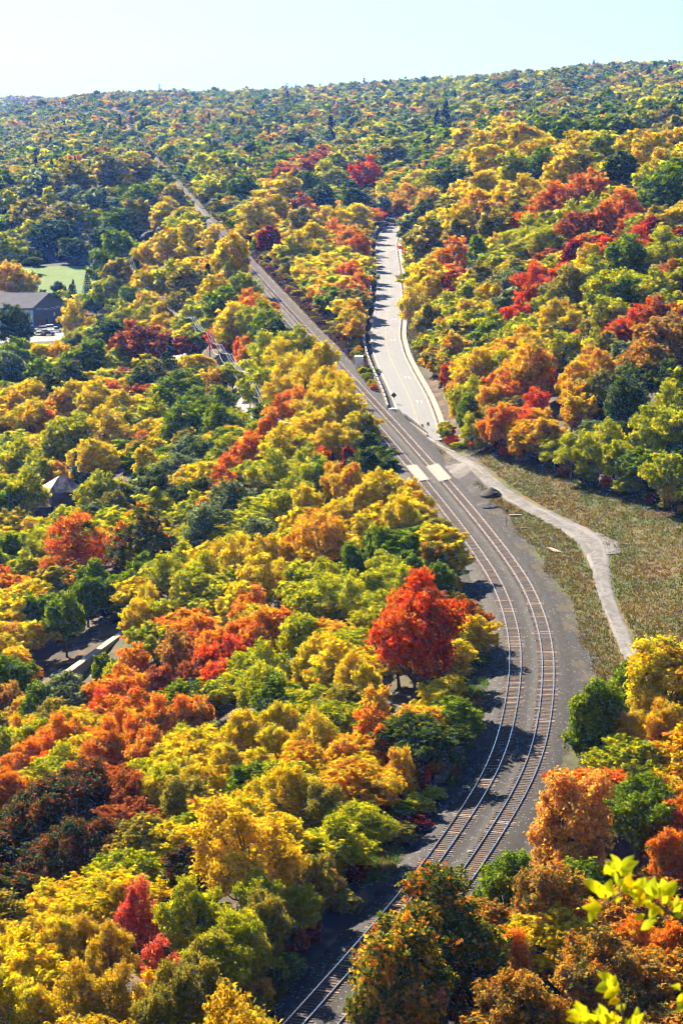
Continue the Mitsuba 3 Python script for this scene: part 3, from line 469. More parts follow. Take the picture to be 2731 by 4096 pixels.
# ------------------------------------------------------------------ the two people beside the track
import manifold3d as m3
def chain(js):
    """js: [(point, radius), ...] -> hulls of neighbouring spheres, joined"""
    out = []
    for (p, r), (q, s) in zip(js, js[1:]):
        a = m3.Manifold.sphere(r, 14).translate(p); b = m3.Manifold.sphere(s, 14).translate(q); out.append(m3.Manifold.batch_hull([a, b]))
    return out
def solid(parts):
    m = m3.Manifold.batch_boolean(parts, m3.OpType.Add).refine_to_length(.05).to_mesh(); m = trimesh.Trimesh(m.vert_properties[:, :3], m.tri_verts); trimesh.smoothing.filter_taubin(m, iterations=6); return m
def person(x, y, rot, label, top, legs, bend):
    t = thing('person', label, 'person', 'two people walking beside the track'); z = float(ground(x, y))
    P = lambda m: at(m, x, y, z, rot)
    hip_, sh, st = .93, 1.44, .16
    legj = {s: [((s * .09, 0, hip_), .095), ((s * .11, s * st * .6 + .05, .50), .068), ((s * .11, s * st - .04, .10), .045), ((s * .11, s * st + .10, .045), .042)] for s in (-1, 1)}
    armj = {s: [((s * .19, 0, sh - .03), .06), ((s * .27, -s * .05 - .02, sh - .31), .046), ((s * .29, -s * .05 + .10, sh - .55), .034)] for s in (-1, 1)}
    torso = chain([((0, 0, .95), .13), ((0, .01, 1.15), .125), ((0, .0, 1.33), .15)]) + chain([((-.13, 0, 1.38), .085), ((.13, 0, 1.38), .085)]) + chain([((-.08, 0, .95), .11), ((.08, 0, .95), .11)])
    neck = chain([((0, 0, 1.42), .06), ((0, .01, 1.56), .055)]); head = chain([((0, .02, 1.60), .072), ((0, .01, 1.68), .092)]) + [m3.Manifold.sphere(.016, 8).translate((0, .105, 1.635))] + [m3.Manifold.sphere(.028, 8).scale((.5, 1, 1.2)).translate((s * .09, .01, 1.64)) for s in (-1, 1)]
    hands = []
    for s in (-1, 1):
        w = np.array(armj[s][-1][0]); hands += chain([(tuple(w), .034), (tuple(w + [0, .03, -.085]), .036)])
        for f, (o, l) in enumerate(((-.03, .07), (-.01, .08), (.01, .075), (.03, .06))): b = w + [o * .9, .035, -.09]; hands += chain([(tuple(b), .0095), (tuple(b + [0, .012, -l * .55]), .009), (tuple(b + [0, -.002, -l]), .008)])
        b = w + [-s * .03, .02, -.03]; hands += chain([(tuple(b), .011), (tuple(b + [-s * .02, .025, -.035]), .0105), (tuple(b + [-s * .018, .03, -.06]), .009)])
    arms = sum((chain(armj[s]) for s in (-1, 1)), []); lg = sum((chain(legj[s]) for s in (-1, 1)), [])
    scene[t + '__body'] = mikit.ply(P(solid(torso + neck + head + hands + arms + lg)), 'm_skin', smooth=True)
    puff = lambda js, r: [(p, q + r) for p, q in js]
    shirt = chain([((0, 0, .93), .16), ((0, .01, 1.15), .155), ((0, 0, 1.33), .175)]) + chain([((-.13, 0, 1.38), .105), ((.13, 0, 1.38), .105)]) + sum((chain(puff(armj[s][:2] + [(tuple(np.array(armj[s][2][0]) * .85 + np.array(armj[s][1][0]) * .15), .034)], .022)) for s in (-1, 1)), [])
    part(t, 'shirt' if top == 'm_shirt' else 'jacket', P(solid(shirt)), top, True)
    tr = sum((chain(puff(legj[s][:3], .02)) for s in (-1, 1)), []) + chain([((-.08, 0, .95), .125), ((.08, 0, .95), .125)]); part(t, 'trousers', P(solid(tr)), legs, True)
    part(t, 'hair', P(solid([m3.Manifold.sphere(.102, 16).scale((1, 1.05, 1)).translate((0, -.005, 1.70)), m3.Manifold.sphere(.085, 14).translate((0, -.03, 1.65))])), 'm_hair', True)
    for s in (-1, 1): q = legj[s]; part(t, 'shoe', P(solid(chain([((q[2][0][0], q[2][0][1] - .03, .05), .05), ((q[3][0][0], q[3][0][1] + .05, .04), .042)]))), 'm_black', True)
person(18.3, 355.8, 10, 'dark-haired person in a pale blue shirt walking beside the track', 'm_shirt', 'm_trousers', 0)
person(18.75, 351.6, -8, 'person in black clothes walking behind the one in blue', 'm_dark_cloth', 'm_dark_cloth', 0)

# name|x|y|height|radius|leaves|form|detail|model|turn|category|group|label
TREES = """deciduous_tree|7.6|175.0|13.1|5.2|GO|broad|a|1|172|tree|autumn trees|round mottled green tree right of the near tracks
deciduous_tree|-8.7|197.5|13.5|5.4|YS|sparse|a|0|118|tree|autumn trees|open bright gold tree left of the track curve
deciduous_tree|37.0|250.0|13.6|5.5|Y|tall|a|0|309|tree|autumn trees|tall golden yellow tree right of the near tracks
deciduous_tree|-30.5|241.0|13.3|5.4|GO2|low|a|0|127|tree|autumn trees|spreading dark russet tree on the left bank below the tracks, just below an orange one
deciduous_tree|20.5|172.0|10.6|3.7|BO|broad|a|2|222|tree|autumn trees|round bronze tree right of the near tracks, just left of an orange one
deciduous_tree|8.9|267.0|17.1|5.4|R|broad|a|2|353|tree|autumn trees|round red tree left of the track curve
deciduous_tree|13.8|166.0|10.1|3.4|BO|low|a|1|300|tree|autumn trees|spreading bronze tree right of the near tracks
deciduous_tree|17.7|187.0|10.4|3.6|BO|tall|a|0|303|tree|autumn trees|tall bronze tree right of the near tracks
deciduous_tree|28.9|209.5|10.7|3.8|G|low|a|2|165|tree|autumn trees|spreading green tree right of the near tracks
deciduous_tree|-47.3|400.0|15.8|6.8|OR|sparse|b|0|288|tree|autumn trees|large red-orange tree in the left valley
deciduous_tree|21.4|202.0|13.9|4.2|PO|tall|a|0|333|tree|autumn trees|tall pale apricot tree right of the near tracks, just left of an amber one
deciduous_tree|21.4|169.0|9.5|3.0|BO|broad|a|1|275|tree|autumn trees|round bronze tree right of the near tracks, just below an orange one
deciduous_tree|8.2|169.0|9.3|2.9|GO2|low|a|2|261|tree|autumn trees|spreading dark russet tree right of the near tracks
deciduous_tree|-35.4|389.5|14.5|6.1|GO|broad|b|1|152|tree|autumn trees|large mottled green tree in the left valley
deciduous_tree|28.0|239.5|12.3|3.8|G|tall|a|1|111|tree|autumn trees|tall green tree right of the near tracks, just above an amber one
deciduous_tree|-12.6|187.0|9.4|3.0|L|broad|a|1|85|tree|autumn trees|round lime yellow tree in the lower left wood, just right of a pink-red one
deciduous_tree|-26.8|175.0|9.2|2.8|Y|tall|a|2|68|tree|autumn trees|tall golden yellow tree in the lower left wood
deciduous_tree|-21.3|172.0|9.1|2.8|YB|sparse|a|1|0|tree|autumn trees|open faded gold tree in the lower left wood, just below a golden yellow one
deciduous_tree|-11.0|175.0|6.4|2.8|B|tall|a|2|233|tree|autumn trees|tall olive brown tree in the lower left wood
deciduous_tree|-12.5|170.5|6.3|2.8|YB|sparse|a|0|358|tree|autumn trees|open faded gold tree in the lower left wood, just left of an olive brown one
deciduous_tree|-27.5|221.5|10.3|3.5|GO2|broad|a|1|324|tree|autumn trees|round dark russet tree below a rust-coloured and right of a red-orange one
deciduous_tree|1.9|214.0|7.1|3.4|L|low|a|0|297|tree|autumn trees|spreading lime yellow tree left of the track curve
deciduous_tree|14.6|193.0|9.6|3.1|G|tall|a|2|148|tree|autumn trees|tall green tree right of the near tracks, just left of a bronze one
deciduous_tree|4.6|164.5|14.2|4.3|GO|tall|a|2|195|tree|autumn trees|tall mottled green tree right of the near tracks, just right of a bronze one
deciduous_tree|11.0|175.0|9.1|2.8|GO|tall|a|2|177|tree|autumn trees|tall mottled green tree right of the near tracks, just left of an orange one
deciduous_tree|61.9|443.5|15.0|6.3|BO|tall|b|2|306|tree|autumn trees|large bronze tree above the meadow
deciduous_tree|-3.0|344.5|12.7|5.0|YO|sparse|b|0|199|tree|autumn trees|open amber tree in the left valley
deciduous_tree|-7.2|136.0|18.1|4.7|YB|sparse|a|1|138|tree|autumn trees|open faded gold tree right of the near tracks, just right of an olive brown one
deciduous_tree|-10.3|178.0|7.6|2.7|L|broad|a|0|140|tree|autumn trees|round lime yellow tree in the lower left wood, just left of an olive brown one
deciduous_tree|-23.3|241.0|10.0|3.3|OB|low|a|2|306|tree|autumn trees|spreading rust-coloured tree left of a golden yellow and left of a lime yellow one
deciduous_tree|-19.7|182.5|8.7|2.6|YB|sparse|a|2|139|tree|autumn trees|open faded gold tree in the lower left wood, just below a pink-red one
deciduous_tree|-17.6|172.0|8.5|2.6|YB|sparse|a|2|288|tree|autumn trees|small faded gold tree right of a golden yellow and left of an olive brown one
deciduous_tree|-24.3|172.0|8.5|2.6|Y|tall|a|0|43|tree|autumn trees|small golden yellow tree in the lower left wood at the left edge
deciduous_tree|-12.7|170.5|8.4|2.6|B|tall|a|0|100|tree|autumn trees|small olive brown tree below a lime yellow and above a faded gold one
deciduous_tree|-6.3|131.5|17.4|4.5|YB|sparse|a|0|277|tree|autumn trees|open faded gold tree right of the near tracks, just below an olive brown one
deciduous_tree|-23.1|220.0|9.5|3.0|GO2|low|a|2|232|tree|autumn trees|spreading dark russet tree below a rust-coloured and left of a golden yellow one
deciduous_tree|84.9|604.0|17.1|7.6|G|tall|b|2|173|tree|autumn trees|large green tree on the hillside right of the road, just below a golden yellow one
deciduous_tree|61.0|505.0|15.1|6.4|L|low|b|1|324|tree|autumn trees|large lime yellow tree left of a green and below a red one
deciduous_tree|58.8|436.0|13.7|5.6|BO|low|b|2|94|tree|autumn trees|spreading bronze tree above the meadow
deciduous_tree|-9.2|304.0|11.0|4.0|O|low|b|0|178|tree|autumn trees|spreading orange tree on the left bank below the tracks
deciduous_tree|-2.9|242.5|9.8|3.2|Y|sparse|a|0|89|tree|autumn trees|open golden yellow tree left of the track curve near the centre
deciduous_tree|-5.2|220.0|9.3|2.9|Y|broad|a|1|210|tree|autumn trees|round golden yellow tree left of the track curve
deciduous_tree|-72.0|592.0|16.5|7.3|D|broad|b|2|320|tree|autumn trees|large dark green tree in the left valley, just above a golden yellow one
deciduous_tree|-39.7|262.0|10.0|3.3|OR|tall|a|2|54|tree|autumn trees|tall red-orange tree on the left bank below the tracks
deciduous_tree|-8.9|182.5|8.4|2.5|L|tall|a|1|262|tree|autumn trees|small lime yellow tree in the lower left wood near the centre
deciduous_tree|-35.5|241.0|9.6|3.1|GO2|broad|a|0|127|tree|autumn trees|round dark russet tree on the left bank below the tracks, just below an orange one
deciduous_tree|3.4|161.5|12.7|3.3|GO|tall|a|2|33|tree|autumn trees|tall mottled green tree right of the near tracks, just right of an olive brown one
deciduous_tree|-129.1|1033.0|18.0|12.0|D|broad|c|0|247|tree|autumn trees|large dark green tree on the far left ridge, just right of a lime yellow one
deciduous_tree|67.3|533.5|14.8|6.2|G|broad|b|1|318|tree|autumn trees|large green tree on the hillside right of the road, just below a red one
deciduous_tree|-57.8|653.5|17.2|7.7|OB|broad|c|2|111|tree|autumn trees|large rust-coloured tree in the left valley
deciduous_tree|-55.7|523.0|14.7|6.2|Y|sparse|b|1|90|tree|autumn trees|large golden yellow tree right of a lime yellow and below a dark green one
deciduous_tree|-62.6|521.5|14.7|6.2|L|tall|b|1|91|tree|autumn trees|large lime yellow tree in the left valley
deciduous_tree|-9.0|425.5|12.8|5.0|Y|low|b|1|261|tree|autumn trees|spreading golden yellow tree beside the left track, just below an orange one
deciduous_tree|-23.9|277.0|10.0|3.4|O|broad|a|0|329|tree|autumn trees|round orange tree on the left bank below the tracks, just right of a red one
deciduous_tree|-38.6|307.0|10.6|3.7|S|low|b|2|193|tree|autumn trees|spreading silvery green tree on the left bank below the tracks
deciduous_tree|-24.9|188.5|8.3|2.5|Y|tall|a|2|274|tree|autumn trees|small golden yellow tree in the lower left wood, just above a faded gold one
deciduous_tree|-11.8|173.5|8.0|2.4|B|tall|a|1|275|tree|autumn trees|small olive brown tree right of a lime yellow and right of a faded gold one
deciduous_tree|27.2|179.5|8.2|2.5|OR|tall|a|0|223|tree|autumn trees|small red-orange tree right of the near tracks, just above a mottled green one
deciduous_tree|-128.8|1048.0|21.1|11.7|B|broad|c|1|112|tree|autumn trees|large olive brown tree on the far left ridge, just right of a lime yellow one
deciduous_tree|-84.5|877.0|23.7|9.8|G|tall|c|0|332|tree|autumn trees|large green tree around the hall and lawn, just left of a golden yellow one
deciduous_tree|75.8|529.0|14.2|5.9|L|sparse|b|0|69|tree|autumn trees|large lime yellow tree right of a red and right of a green one
deciduous_tree|-11.7|508.0|13.9|5.7|Y|sparse|b|1|229|tree|autumn trees|large golden yellow tree beside the left track near the centre
deciduous_tree|-83.3|583.0|15.3|6.6|Y|low|b|0|138|tree|autumn trees|large golden yellow tree in the left valley, just left of a dark green one
deciduous_tree|-53.7|494.5|13.7|5.6|Y|low|b|2|355|tree|autumn trees|large golden yellow tree right of a lime yellow and left of a dark green one
deciduous_tree|7.9|368.5|11.4|4.2|Y|low|b|0|242|tree|autumn trees|spreading golden yellow tree beside the left track, just above a green one
deciduous_tree|37.7|454.0|12.9|5.1|YO|broad|b|1|44|tree|autumn trees|round amber tree above the meadow, just left of a lime yellow one
deciduous_tree|-23.3|385.0|11.7|4.4|S|broad|b|2|75|tree|autumn trees|round silvery green tree in the left valley, just left of a golden yellow one
deciduous_tree|-16.6|362.5|11.3|4.1|Y|sparse|b|1|221|tree|autumn trees|open golden yellow tree in the left valley, just right of a silvery green one
deciduous_tree|-13.5|344.5|11.0|3.9|Y|tall|b|2|178|tree|autumn trees|tall golden yellow tree on the left bank below the tracks, just above an orange one
deciduous_tree|-39.9|373.0|6.4|4.3|G|broad|b|1|267|tree|autumn trees|round green tree left of a golden yellow and above an orange one
deciduous_tree|-3.6|310.0|10.4|3.6|L|broad|b|0|279|tree|autumn trees|round lime yellow tree right of an orange and above a golden yellow one
deciduous_tree|-5.0|298.0|10.2|3.4|L|low|b|1|282|tree|autumn trees|spreading lime yellow tree right of an orange and above a golden yellow one
deciduous_tree|-10.1|275.5|9.7|3.2|L|low|a|2|103|tree|autumn trees|spreading lime yellow tree right of a red and above a golden yellow one
deciduous_tree|-2.2|278.5|9.8|3.2|Y|broad|a|0|258|tree|autumn trees|round golden yellow tree below a lime yellow and right of an orange one
deciduous_tree|-29.7|274.0|9.7|3.2|O|broad|a|2|350|tree|autumn trees|round orange tree on the left bank below the tracks, just below a red one
deciduous_tree|-22.8|263.5|9.5|3.1|O|broad|a|2|203|tree|autumn trees|round orange tree on the left bank below the tracks, just above a lime yellow one
deciduous_tree|-35.9|284.5|9.9|3.3|O|broad|a|0|127|tree|autumn trees|round orange tree on the left bank below the tracks, just right of a green one
deciduous_tree|-11.7|251.5|9.3|2.9|Y|broad|a|2|92|tree|autumn trees|round golden yellow tree on the left bank below the tracks left of centre
deciduous_tree|-29.0|253.0|9.4|2.9|OB|low|a|0|109|tree|autumn trees|spreading rust-coloured tree right of a dark russet and below an orange one
deciduous_tree|-17.0|230.5|8.9|2.7|B|tall|a|1|349|tree|autumn trees|tall olive brown tree on the left bank below the tracks
deciduous_tree|-22.6|188.5|8.2|2.5|YB|sparse|a|0|139|tree|autumn trees|small faded gold tree right of a golden yellow and left of a pink-red one
deciduous_tree|-10.8|178.0|8.0|2.1|B|tall|a|0|183|tree|autumn trees|small olive brown tree in the lower left wood near the centre
deciduous_tree|-7.1|191.5|8.2|2.5|L|tall|a|2|154|tree|autumn trees|small lime yellow tree in the lower left wood left of centre
deciduous_tree|-6.9|187.0|8.1|2.5|B|tall|a|0|270|tree|autumn trees|small olive brown tree in the lower left wood, just below a bronze one
deciduous_tree|-14.5|167.5|7.8|2.0|B|tall|a|1|232|tree|autumn trees|small olive brown tree in the lower left wood, just above a green one
deciduous_tree|30.8|202.0|8.4|2.5|OR|tall|a|1|90|tree|autumn trees|small red-orange tree right of the near tracks, just below a green one
deciduous_tree|-71.6|683.5|16.6|7.3|D|tall|c|0|261|tree|autumn trees|large dark green tree in the left valley, just right of a green one
deciduous_tree|-145.5|1069.0|21.1|10.8|B|low|c|1|108|tree|autumn trees|large olive brown tree on the far left ridge, just above a lime yellow one
deciduous_tree|-61.9|842.5|18.6|8.5|Y|broad|c|0|222|tree|autumn trees|large golden yellow tree below a lime yellow and right of an olive brown one
deciduous_tree|-53.0|830.5|18.4|8.4|Y|tall|c|0|356|tree|autumn trees|large golden yellow tree above an olive brown and below a lime yellow one
deciduous_tree|-43.1|793.0|17.7|8.0|Y|sparse|c|0|276|tree|autumn trees|large golden yellow tree beside the left track left of centre
deciduous_tree|-117.2|1006.0|11.6|10.2|D|tall|c|0|348|tree|autumn trees|large dark green tree left of a green and below an olive brown one
deciduous_tree|-32.8|886.0|19.3|8.9|Y|sparse|c|2|311|tree|autumn trees|large golden yellow tree between the railway and road, just right of a lime yellow one
deciduous_tree|67.1|833.5|18.3|8.4|Y|low|c|1|335|tree|autumn trees|large golden yellow tree above a lime yellow and left of a green one
deciduous_tree|52.5|814.0|18.0|8.2|Y|low|c|0|6|tree|autumn trees|large golden yellow tree right of a dark green and below a lime yellow one
deciduous_tree|96.0|703.0|16.2|7.1|Y|broad|c|0|248|tree|autumn trees|large golden yellow tree on the hillside right of the road at the right edge
deciduous_tree|55.5|694.0|16.0|7.0|Y|sparse|c|0|146|tree|autumn trees|large golden yellow tree below a lime yellow and above a red-orange one
deciduous_tree|61.4|658.0|15.5|6.6|OR|sparse|c|1|153|tree|autumn trees|large red-orange tree right of a golden yellow and left of a rust-coloured one
deciduous_tree|74.5|607.0|14.6|6.1|OR|sparse|b|0|67|tree|autumn trees|large red-orange tree on the hillside right of the road, just above a red one
deciduous_tree|44.1|659.5|15.5|6.7|B|tall|c|1|346|tree|autumn trees|large olive brown tree on the hillside right of the road, just below a bronze one
deciduous_tree|27.8|727.0|16.6|7.4|B|broad|c|1|55|tree|autumn trees|large olive brown tree above a lime yellow and left of an orange one
deciduous_tree|-50.5|743.5|17.0|7.5|B|tall|c|0|211|tree|autumn trees|large olive brown tree beside the left track
deciduous_tree|-28.9|614.5|14.8|6.3|Y|broad|b|1|168|tree|autumn trees|large golden yellow tree beside the left track, just below a green one
deciduous_tree|-13.9|535.0|13.5|5.5|Y|sparse|b|2|270|tree|autumn trees|open golden yellow tree beside the left track, just left of a lime yellow one
deciduous_tree|-15.2|511.0|13.1|5.2|L|broad|b|1|276|tree|autumn trees|round lime yellow tree left of a golden yellow and above an orange one
deciduous_tree|-97.6|667.0|15.7|6.8|G|low|c|0|7|tree|autumn trees|large green tree in the left valley, just above a silvery green one
deciduous_tree|-72.9|647.5|15.4|6.6|G|tall|c|1|145|tree|autumn trees|large green tree in the left valley, just right of a dark green one
deciduous_tree|-67.6|578.5|14.3|5.9|Y|tall|b|2|78|tree|autumn trees|large golden yellow tree in the left valley, just below a dark green one
deciduous_tree|-62.1|563.5|14.0|5.8|Y|broad|b|1|125|tree|autumn trees|large golden yellow tree in the left valley, just right of a dark green one
deciduous_tree|-78.6|560.5|14.0|5.8|Y|low|b|1|154|tree|autumn trees|large golden yellow tree left of a lime yellow and below a silvery green one
deciduous_tree|-73.0|508.0|13.1|5.2|L|broad|b|1|209|tree|autumn trees|round lime yellow tree in the left valley at the left edge
deciduous_tree|-39.8|557.5|13.9|5.7|G|broad|b|1|48|tree|autumn trees|large green tree near the utility poles
deciduous_tree|-36.4|508.0|13.1|5.2|G|broad|b|1|87|tree|autumn trees|round green tree above a silvery green and right of a golden yellow one
deciduous_tree|-28.7|427.0|11.8|4.4|D|low|b|2|82|tree|autumn trees|spreading dark green tree in the left valley
deciduous_tree|-5.2|451.0|12.1|4.6|Y|broad|b|2|12|tree|autumn trees|round golden yellow tree beside the left track, just right of an orange one
deciduous_tree|-5.5|440.5|12.0|4.5|Y|low|b|2|115|tree|autumn trees|spreading golden yellow tree beside the left track, just right of an orange one
deciduous_tree|-10.8|413.5|11.5|4.3|L|sparse|b|2|129|tree|autumn trees|open lime yellow tree in the left valley
deciduous_tree|-20.0|403.0|11.4|4.2|S|broad|b|0|213|tree|autumn trees|round silvery green tree in the left valley, just right of a dark green one
deciduous_tree|-0.9|467.5|12.4|4.8|Y|broad|b|0|7|tree|autumn trees|round golden yellow tree beside the left track near the centre
deciduous_tree|4.7|367.0|10.8|3.8|Y|sparse|b|1|331|tree|autumn trees|open golden yellow tree beside the left track, just above a green one
deciduous_tree|20.5|610.0|14.7|6.2|Y|sparse|b|1|226|tree|autumn trees|large golden yellow tree on the hillside right of the road, just below an orange one
deciduous_tree|52.7|529.0|13.4|5.4|B|broad|b|1|34|tree|autumn trees|round olive brown tree on the hillside right of the road
deciduous_tree|60.1|532.0|13.4|5.4|L|broad|b|0|136|tree|autumn trees|round lime yellow tree right of an olive brown and left of a green one
deciduous_tree|63.6|499.0|12.9|5.1|G|tall|b|2|81|tree|autumn trees|tall green tree right of a lime yellow and left of a rust-coloured one
deciduous_tree|57.9|490.0|12.7|5.0|L|tall|b|2|233|tree|autumn trees|tall lime yellow tree left of a green and right of an olive brown one
deciduous_tree|67.7|497.5|12.8|5.1|L|broad|b|0|230|tree|autumn trees|round lime yellow tree on the hillside right of the road, just below a green one
deciduous_tree|56.0|430.0|11.8|4.4|D|low|b|0|173|tree|autumn trees|spreading dark green tree above the meadow
deciduous_tree|58.9|400.0|11.3|4.1|L|tall|b|1|227|tree|autumn trees|tall lime yellow tree above the meadow
deciduous_tree|54.7|377.5|10.9|3.9|L|low|b|2|124|tree|autumn trees|spreading lime yellow tree above the meadow, just right of a green one
deciduous_tree|52.7|419.5|11.6|4.3|D|broad|b|1|80|tree|autumn trees|round dark green tree above the meadow
deciduous_tree|-11.7|352.0|10.5|3.7|Y|broad|b|2|232|tree|autumn trees|round golden yellow tree in the left valley
deciduous_tree|-24.0|355.0|10.6|3.7|L|tall|b|0|96|tree|autumn trees|tall lime yellow tree left of a golden yellow and below a silvery green one
deciduous_tree|-42.8|373.0|9.3|3.9|G|tall|b|0|128|tree|autumn trees|tall green tree on the left bank below the tracks
deciduous_tree|-44.5|356.5|10.6|3.7|G|broad|b|2|334|tree|autumn trees|round green tree left of a golden yellow and above a silvery green one
deciduous_tree|-1.2|314.5|9.9|3.3|L|sparse|b|0|187|tree|autumn trees|open lime yellow tree on the left bank below the tracks, just below an amber one
deciduous_tree|-9.1|287.5|9.5|3.0|L|sparse|b|0|119|tree|autumn trees|open lime yellow tree right of an orange and left of a golden yellow one
deciduous_tree|-19.4|275.5|9.3|2.9|O|tall|a|2|250|tree|autumn trees|tall orange tree above a lime yellow and left of a red one
deciduous_tree|-27.1|281.5|9.4|3.0|O|sparse|a|1|148|tree|autumn trees|open orange tree on the left bank below the tracks, just right of a red one
deciduous_tree|-42.6|307.0|9.8|3.2|G|broad|b|2|155|tree|autumn trees|round green tree on the left bank below the tracks, just right of a bronze one
deciduous_tree|-12.8|242.5|8.7|2.6|Y|tall|a|1|291|tree|autumn trees|tall golden yellow tree right of a lime yellow and right of an orange one
deciduous_tree|-6.8|254.5|8.9|2.7|Y|tall|a|0|83|tree|autumn trees|tall golden yellow tree on the left bank below the tracks near the centre
deciduous_tree|-8.7|236.5|8.6|2.6|Y|tall|a|1|315|tree|autumn trees|tall golden yellow tree on the left bank below the tracks left of centre
deciduous_tree|1.8|308.5|9.8|3.2|L|sparse|b|2|192|tree|autumn trees|open lime yellow tree below a green and left of a red one
deciduous_tree|1.3|268.0|9.1|2.8|Y|sparse|a|2|163|tree|autumn trees|open golden yellow tree left of the track curve, just right of a lime yellow one
deciduous_tree|35.4|241.0|8.7|2.6|YO|tall|a|2|270|tree|autumn trees|tall amber tree right of the near tracks
deciduous_tree|-19.5|241.0|8.7|2.6|L|tall|a|1|60|tree|autumn trees|tall lime yellow tree above a golden yellow and left of an olive brown one
deciduous_tree|-9.2|224.5|8.4|2.6|Y|tall|a|2|174|tree|autumn trees|small golden yellow tree left of the track curve
deciduous_tree|-2.1|217.0|8.3|2.5|B|tall|a|2|301|tree|autumn trees|small olive brown tree left of the track curve
deciduous_tree|-17.9|191.5|9.5|2.4|P|sparse|a|1|226|tree|autumn trees|small pink-red tree in the lower left wood
deciduous_tree|-29.8|191.5|7.9|2.1|Y|tall|a|1|234|tree|autumn trees|small golden yellow tree left of a faded gold and below a dark russet one
deciduous_tree|-3.7|194.5|5.6|2.1|L|tall|a|0|66|tree|autumn trees|small lime yellow tree in the lower left wood, just left of a bronze one
deciduous_tree|-2.4|199.0|6.8|2.1|B|tall|a|1|3|tree|autumn trees|small olive brown tree in the lower left wood, just above a bronze one
deciduous_tree|-6.7|134.5|15.9|4.1|G|tall|a|2|213|tree|autumn trees|tall green tree right of the near tracks, just below a faded gold one
deciduous_tree|20.1|205.0|9.3|2.8|PO|tall|a|0|260|tree|autumn trees|tall pale apricot tree right of the near tracks, just right of a green one
deciduous_tree|14.0|179.5|7.7|2.0|O|tall|a|2|16|tree|autumn trees|small orange tree right of the near tracks, just right of a mottled green one
deciduous_tree|27.0|175.0|7.6|1.9|GO|tall|a|2|139|tree|autumn trees|small mottled green tree right of the near tracks
deciduous_tree|-132.4|1124.5|21.1|10.8|B|broad|c|0|190|tree|autumn trees|large olive brown tree left of a silvery green and above a dark green one
deciduous_tree|-61.8|889.0|18.6|8.5|L|sparse|c|2|280|tree|autumn trees|large lime yellow tree beside the left track
deciduous_tree|63.2|602.5|14.1|5.8|OB|low|b|0|147|tree|autumn trees|large rust-coloured tree on the hillside right of the road
deciduous_tree|32.8|673.0|15.2|6.5|O|sparse|c|0|9|tree|autumn trees|large orange tree on the hillside right of the road
deciduous_tree|-17.6|554.5|13.4|5.4|L|sparse|b|1|174|tree|autumn trees|open lime yellow tree beside the left track near the centre
deciduous_tree|-5.3|503.5|14.5|4.9|Y|tall|b|1|240|tree|autumn trees|tall golden yellow tree beside the left track, just right of a lime yellow one
deciduous_tree|-8.1|499.0|12.5|4.9|Y|sparse|b|1|70|tree|autumn trees|open golden yellow tree beside the left track near the centre
deciduous_tree|-65.9|523.0|12.9|5.1|L|tall|b|1|229|tree|autumn trees|tall lime yellow tree in the left valley
deciduous_tree|24.6|641.5|14.7|6.2|Y|broad|c|1|349|tree|autumn trees|large golden yellow tree below a lime yellow and left of an orange one
deciduous_tree|-28.6|370.0|10.5|3.7|L|sparse|b|2|169|tree|autumn trees|open lime yellow tree above a golden yellow and right of a mottled green one
deciduous_tree|31.0|238.0|8.4|2.6|YO|tall|a|2|354|tree|autumn trees|small amber tree right of the near tracks
deciduous_tree|25.1|182.5|7.6|1.9|O|tall|a|0|160|tree|autumn trees|small orange tree right of the near tracks, just left of a red-orange one
deciduous_tree|-118.8|1148.5|21.1|10.4|B|broad|c|1|64|tree|autumn trees|large olive brown tree on the far left ridge, just above a silvery green one
deciduous_tree|-97.7|1015.0|19.7|9.2|G|broad|c|2|242|tree|autumn trees|large green tree on the far left ridge, just left of an olive brown one
deciduous_tree|-71.5|860.5|17.5|7.8|Y|low|c|0|172|tree|autumn trees|large golden yellow tree in the left valley, just right of a green one
deciduous_tree|-144.4|982.0|16.4|9.0|L|broad|c|2|151|tree|autumn trees|large lime yellow tree above an amber and below an olive brown one
deciduous_tree|-104.5|1004.5|16.7|9.2|D|tall|c|2|113|tree|autumn trees|large dark green tree on the far left ridge, just above a green one
deciduous_tree|-30.5|974.5|19.1|8.8|Y|tall|c|0|187|tree|autumn trees|large golden yellow tree on the far wooded slope, just right of an olive brown one
deciduous_tree|-9.8|1163.5|21.1|10.5|OB|broad|c|2|8|tree|autumn trees|large rust-coloured tree on the far wooded slope
deciduous_tree|-35.6|890.5|9.8|8.1|Y|sparse|c|1|250|tree|autumn trees|large golden yellow tree between the railway and road left of centre
deciduous_tree|57.1|751.0|15.7|6.8|L|tall|c|0|146|tree|autumn trees|large lime yellow tree on the hillside right of the road right of centre
deciduous_tree|97.1|854.5|17.2|7.7|G|tall|c|0|214|tree|autumn trees|large green tree above a lime yellow and above a golden yellow one
deciduous_tree|100.5|823.0|16.8|7.4|D|broad|c|1|184|tree|autumn trees|large dark green tree above a golden yellow and right of a green one
deciduous_tree|76.8|764.5|15.9|6.9|Y|sparse|c|0|67|tree|autumn trees|large golden yellow tree below a green and above a red-orange one
deciduous_tree|70.6|701.5|15.0|6.4|Y|broad|c|1|304|tree|autumn trees|large golden yellow tree above a red-orange and left of a lime yellow one
deciduous_tree|91.7|727.0|15.4|6.6|Y|broad|c|2|122|tree|autumn trees|large golden yellow tree below a dark green and right of a lime yellow one
deciduous_tree|42.0|850.0|17.2|7.7|D|low|c|1|161|tree|autumn trees|large dark green tree on the hillside right of the road, just above an amber one
deciduous_tree|67.7|659.5|14.4|6.0|OR|sparse|c|2|64|tree|autumn trees|large red-orange tree right of a golden yellow and above a rust-coloured one
deciduous_tree|54.5|607.0|13.6|5.5|L|low|b|0|284|tree|autumn trees|spreading lime yellow tree on the hillside right of the road
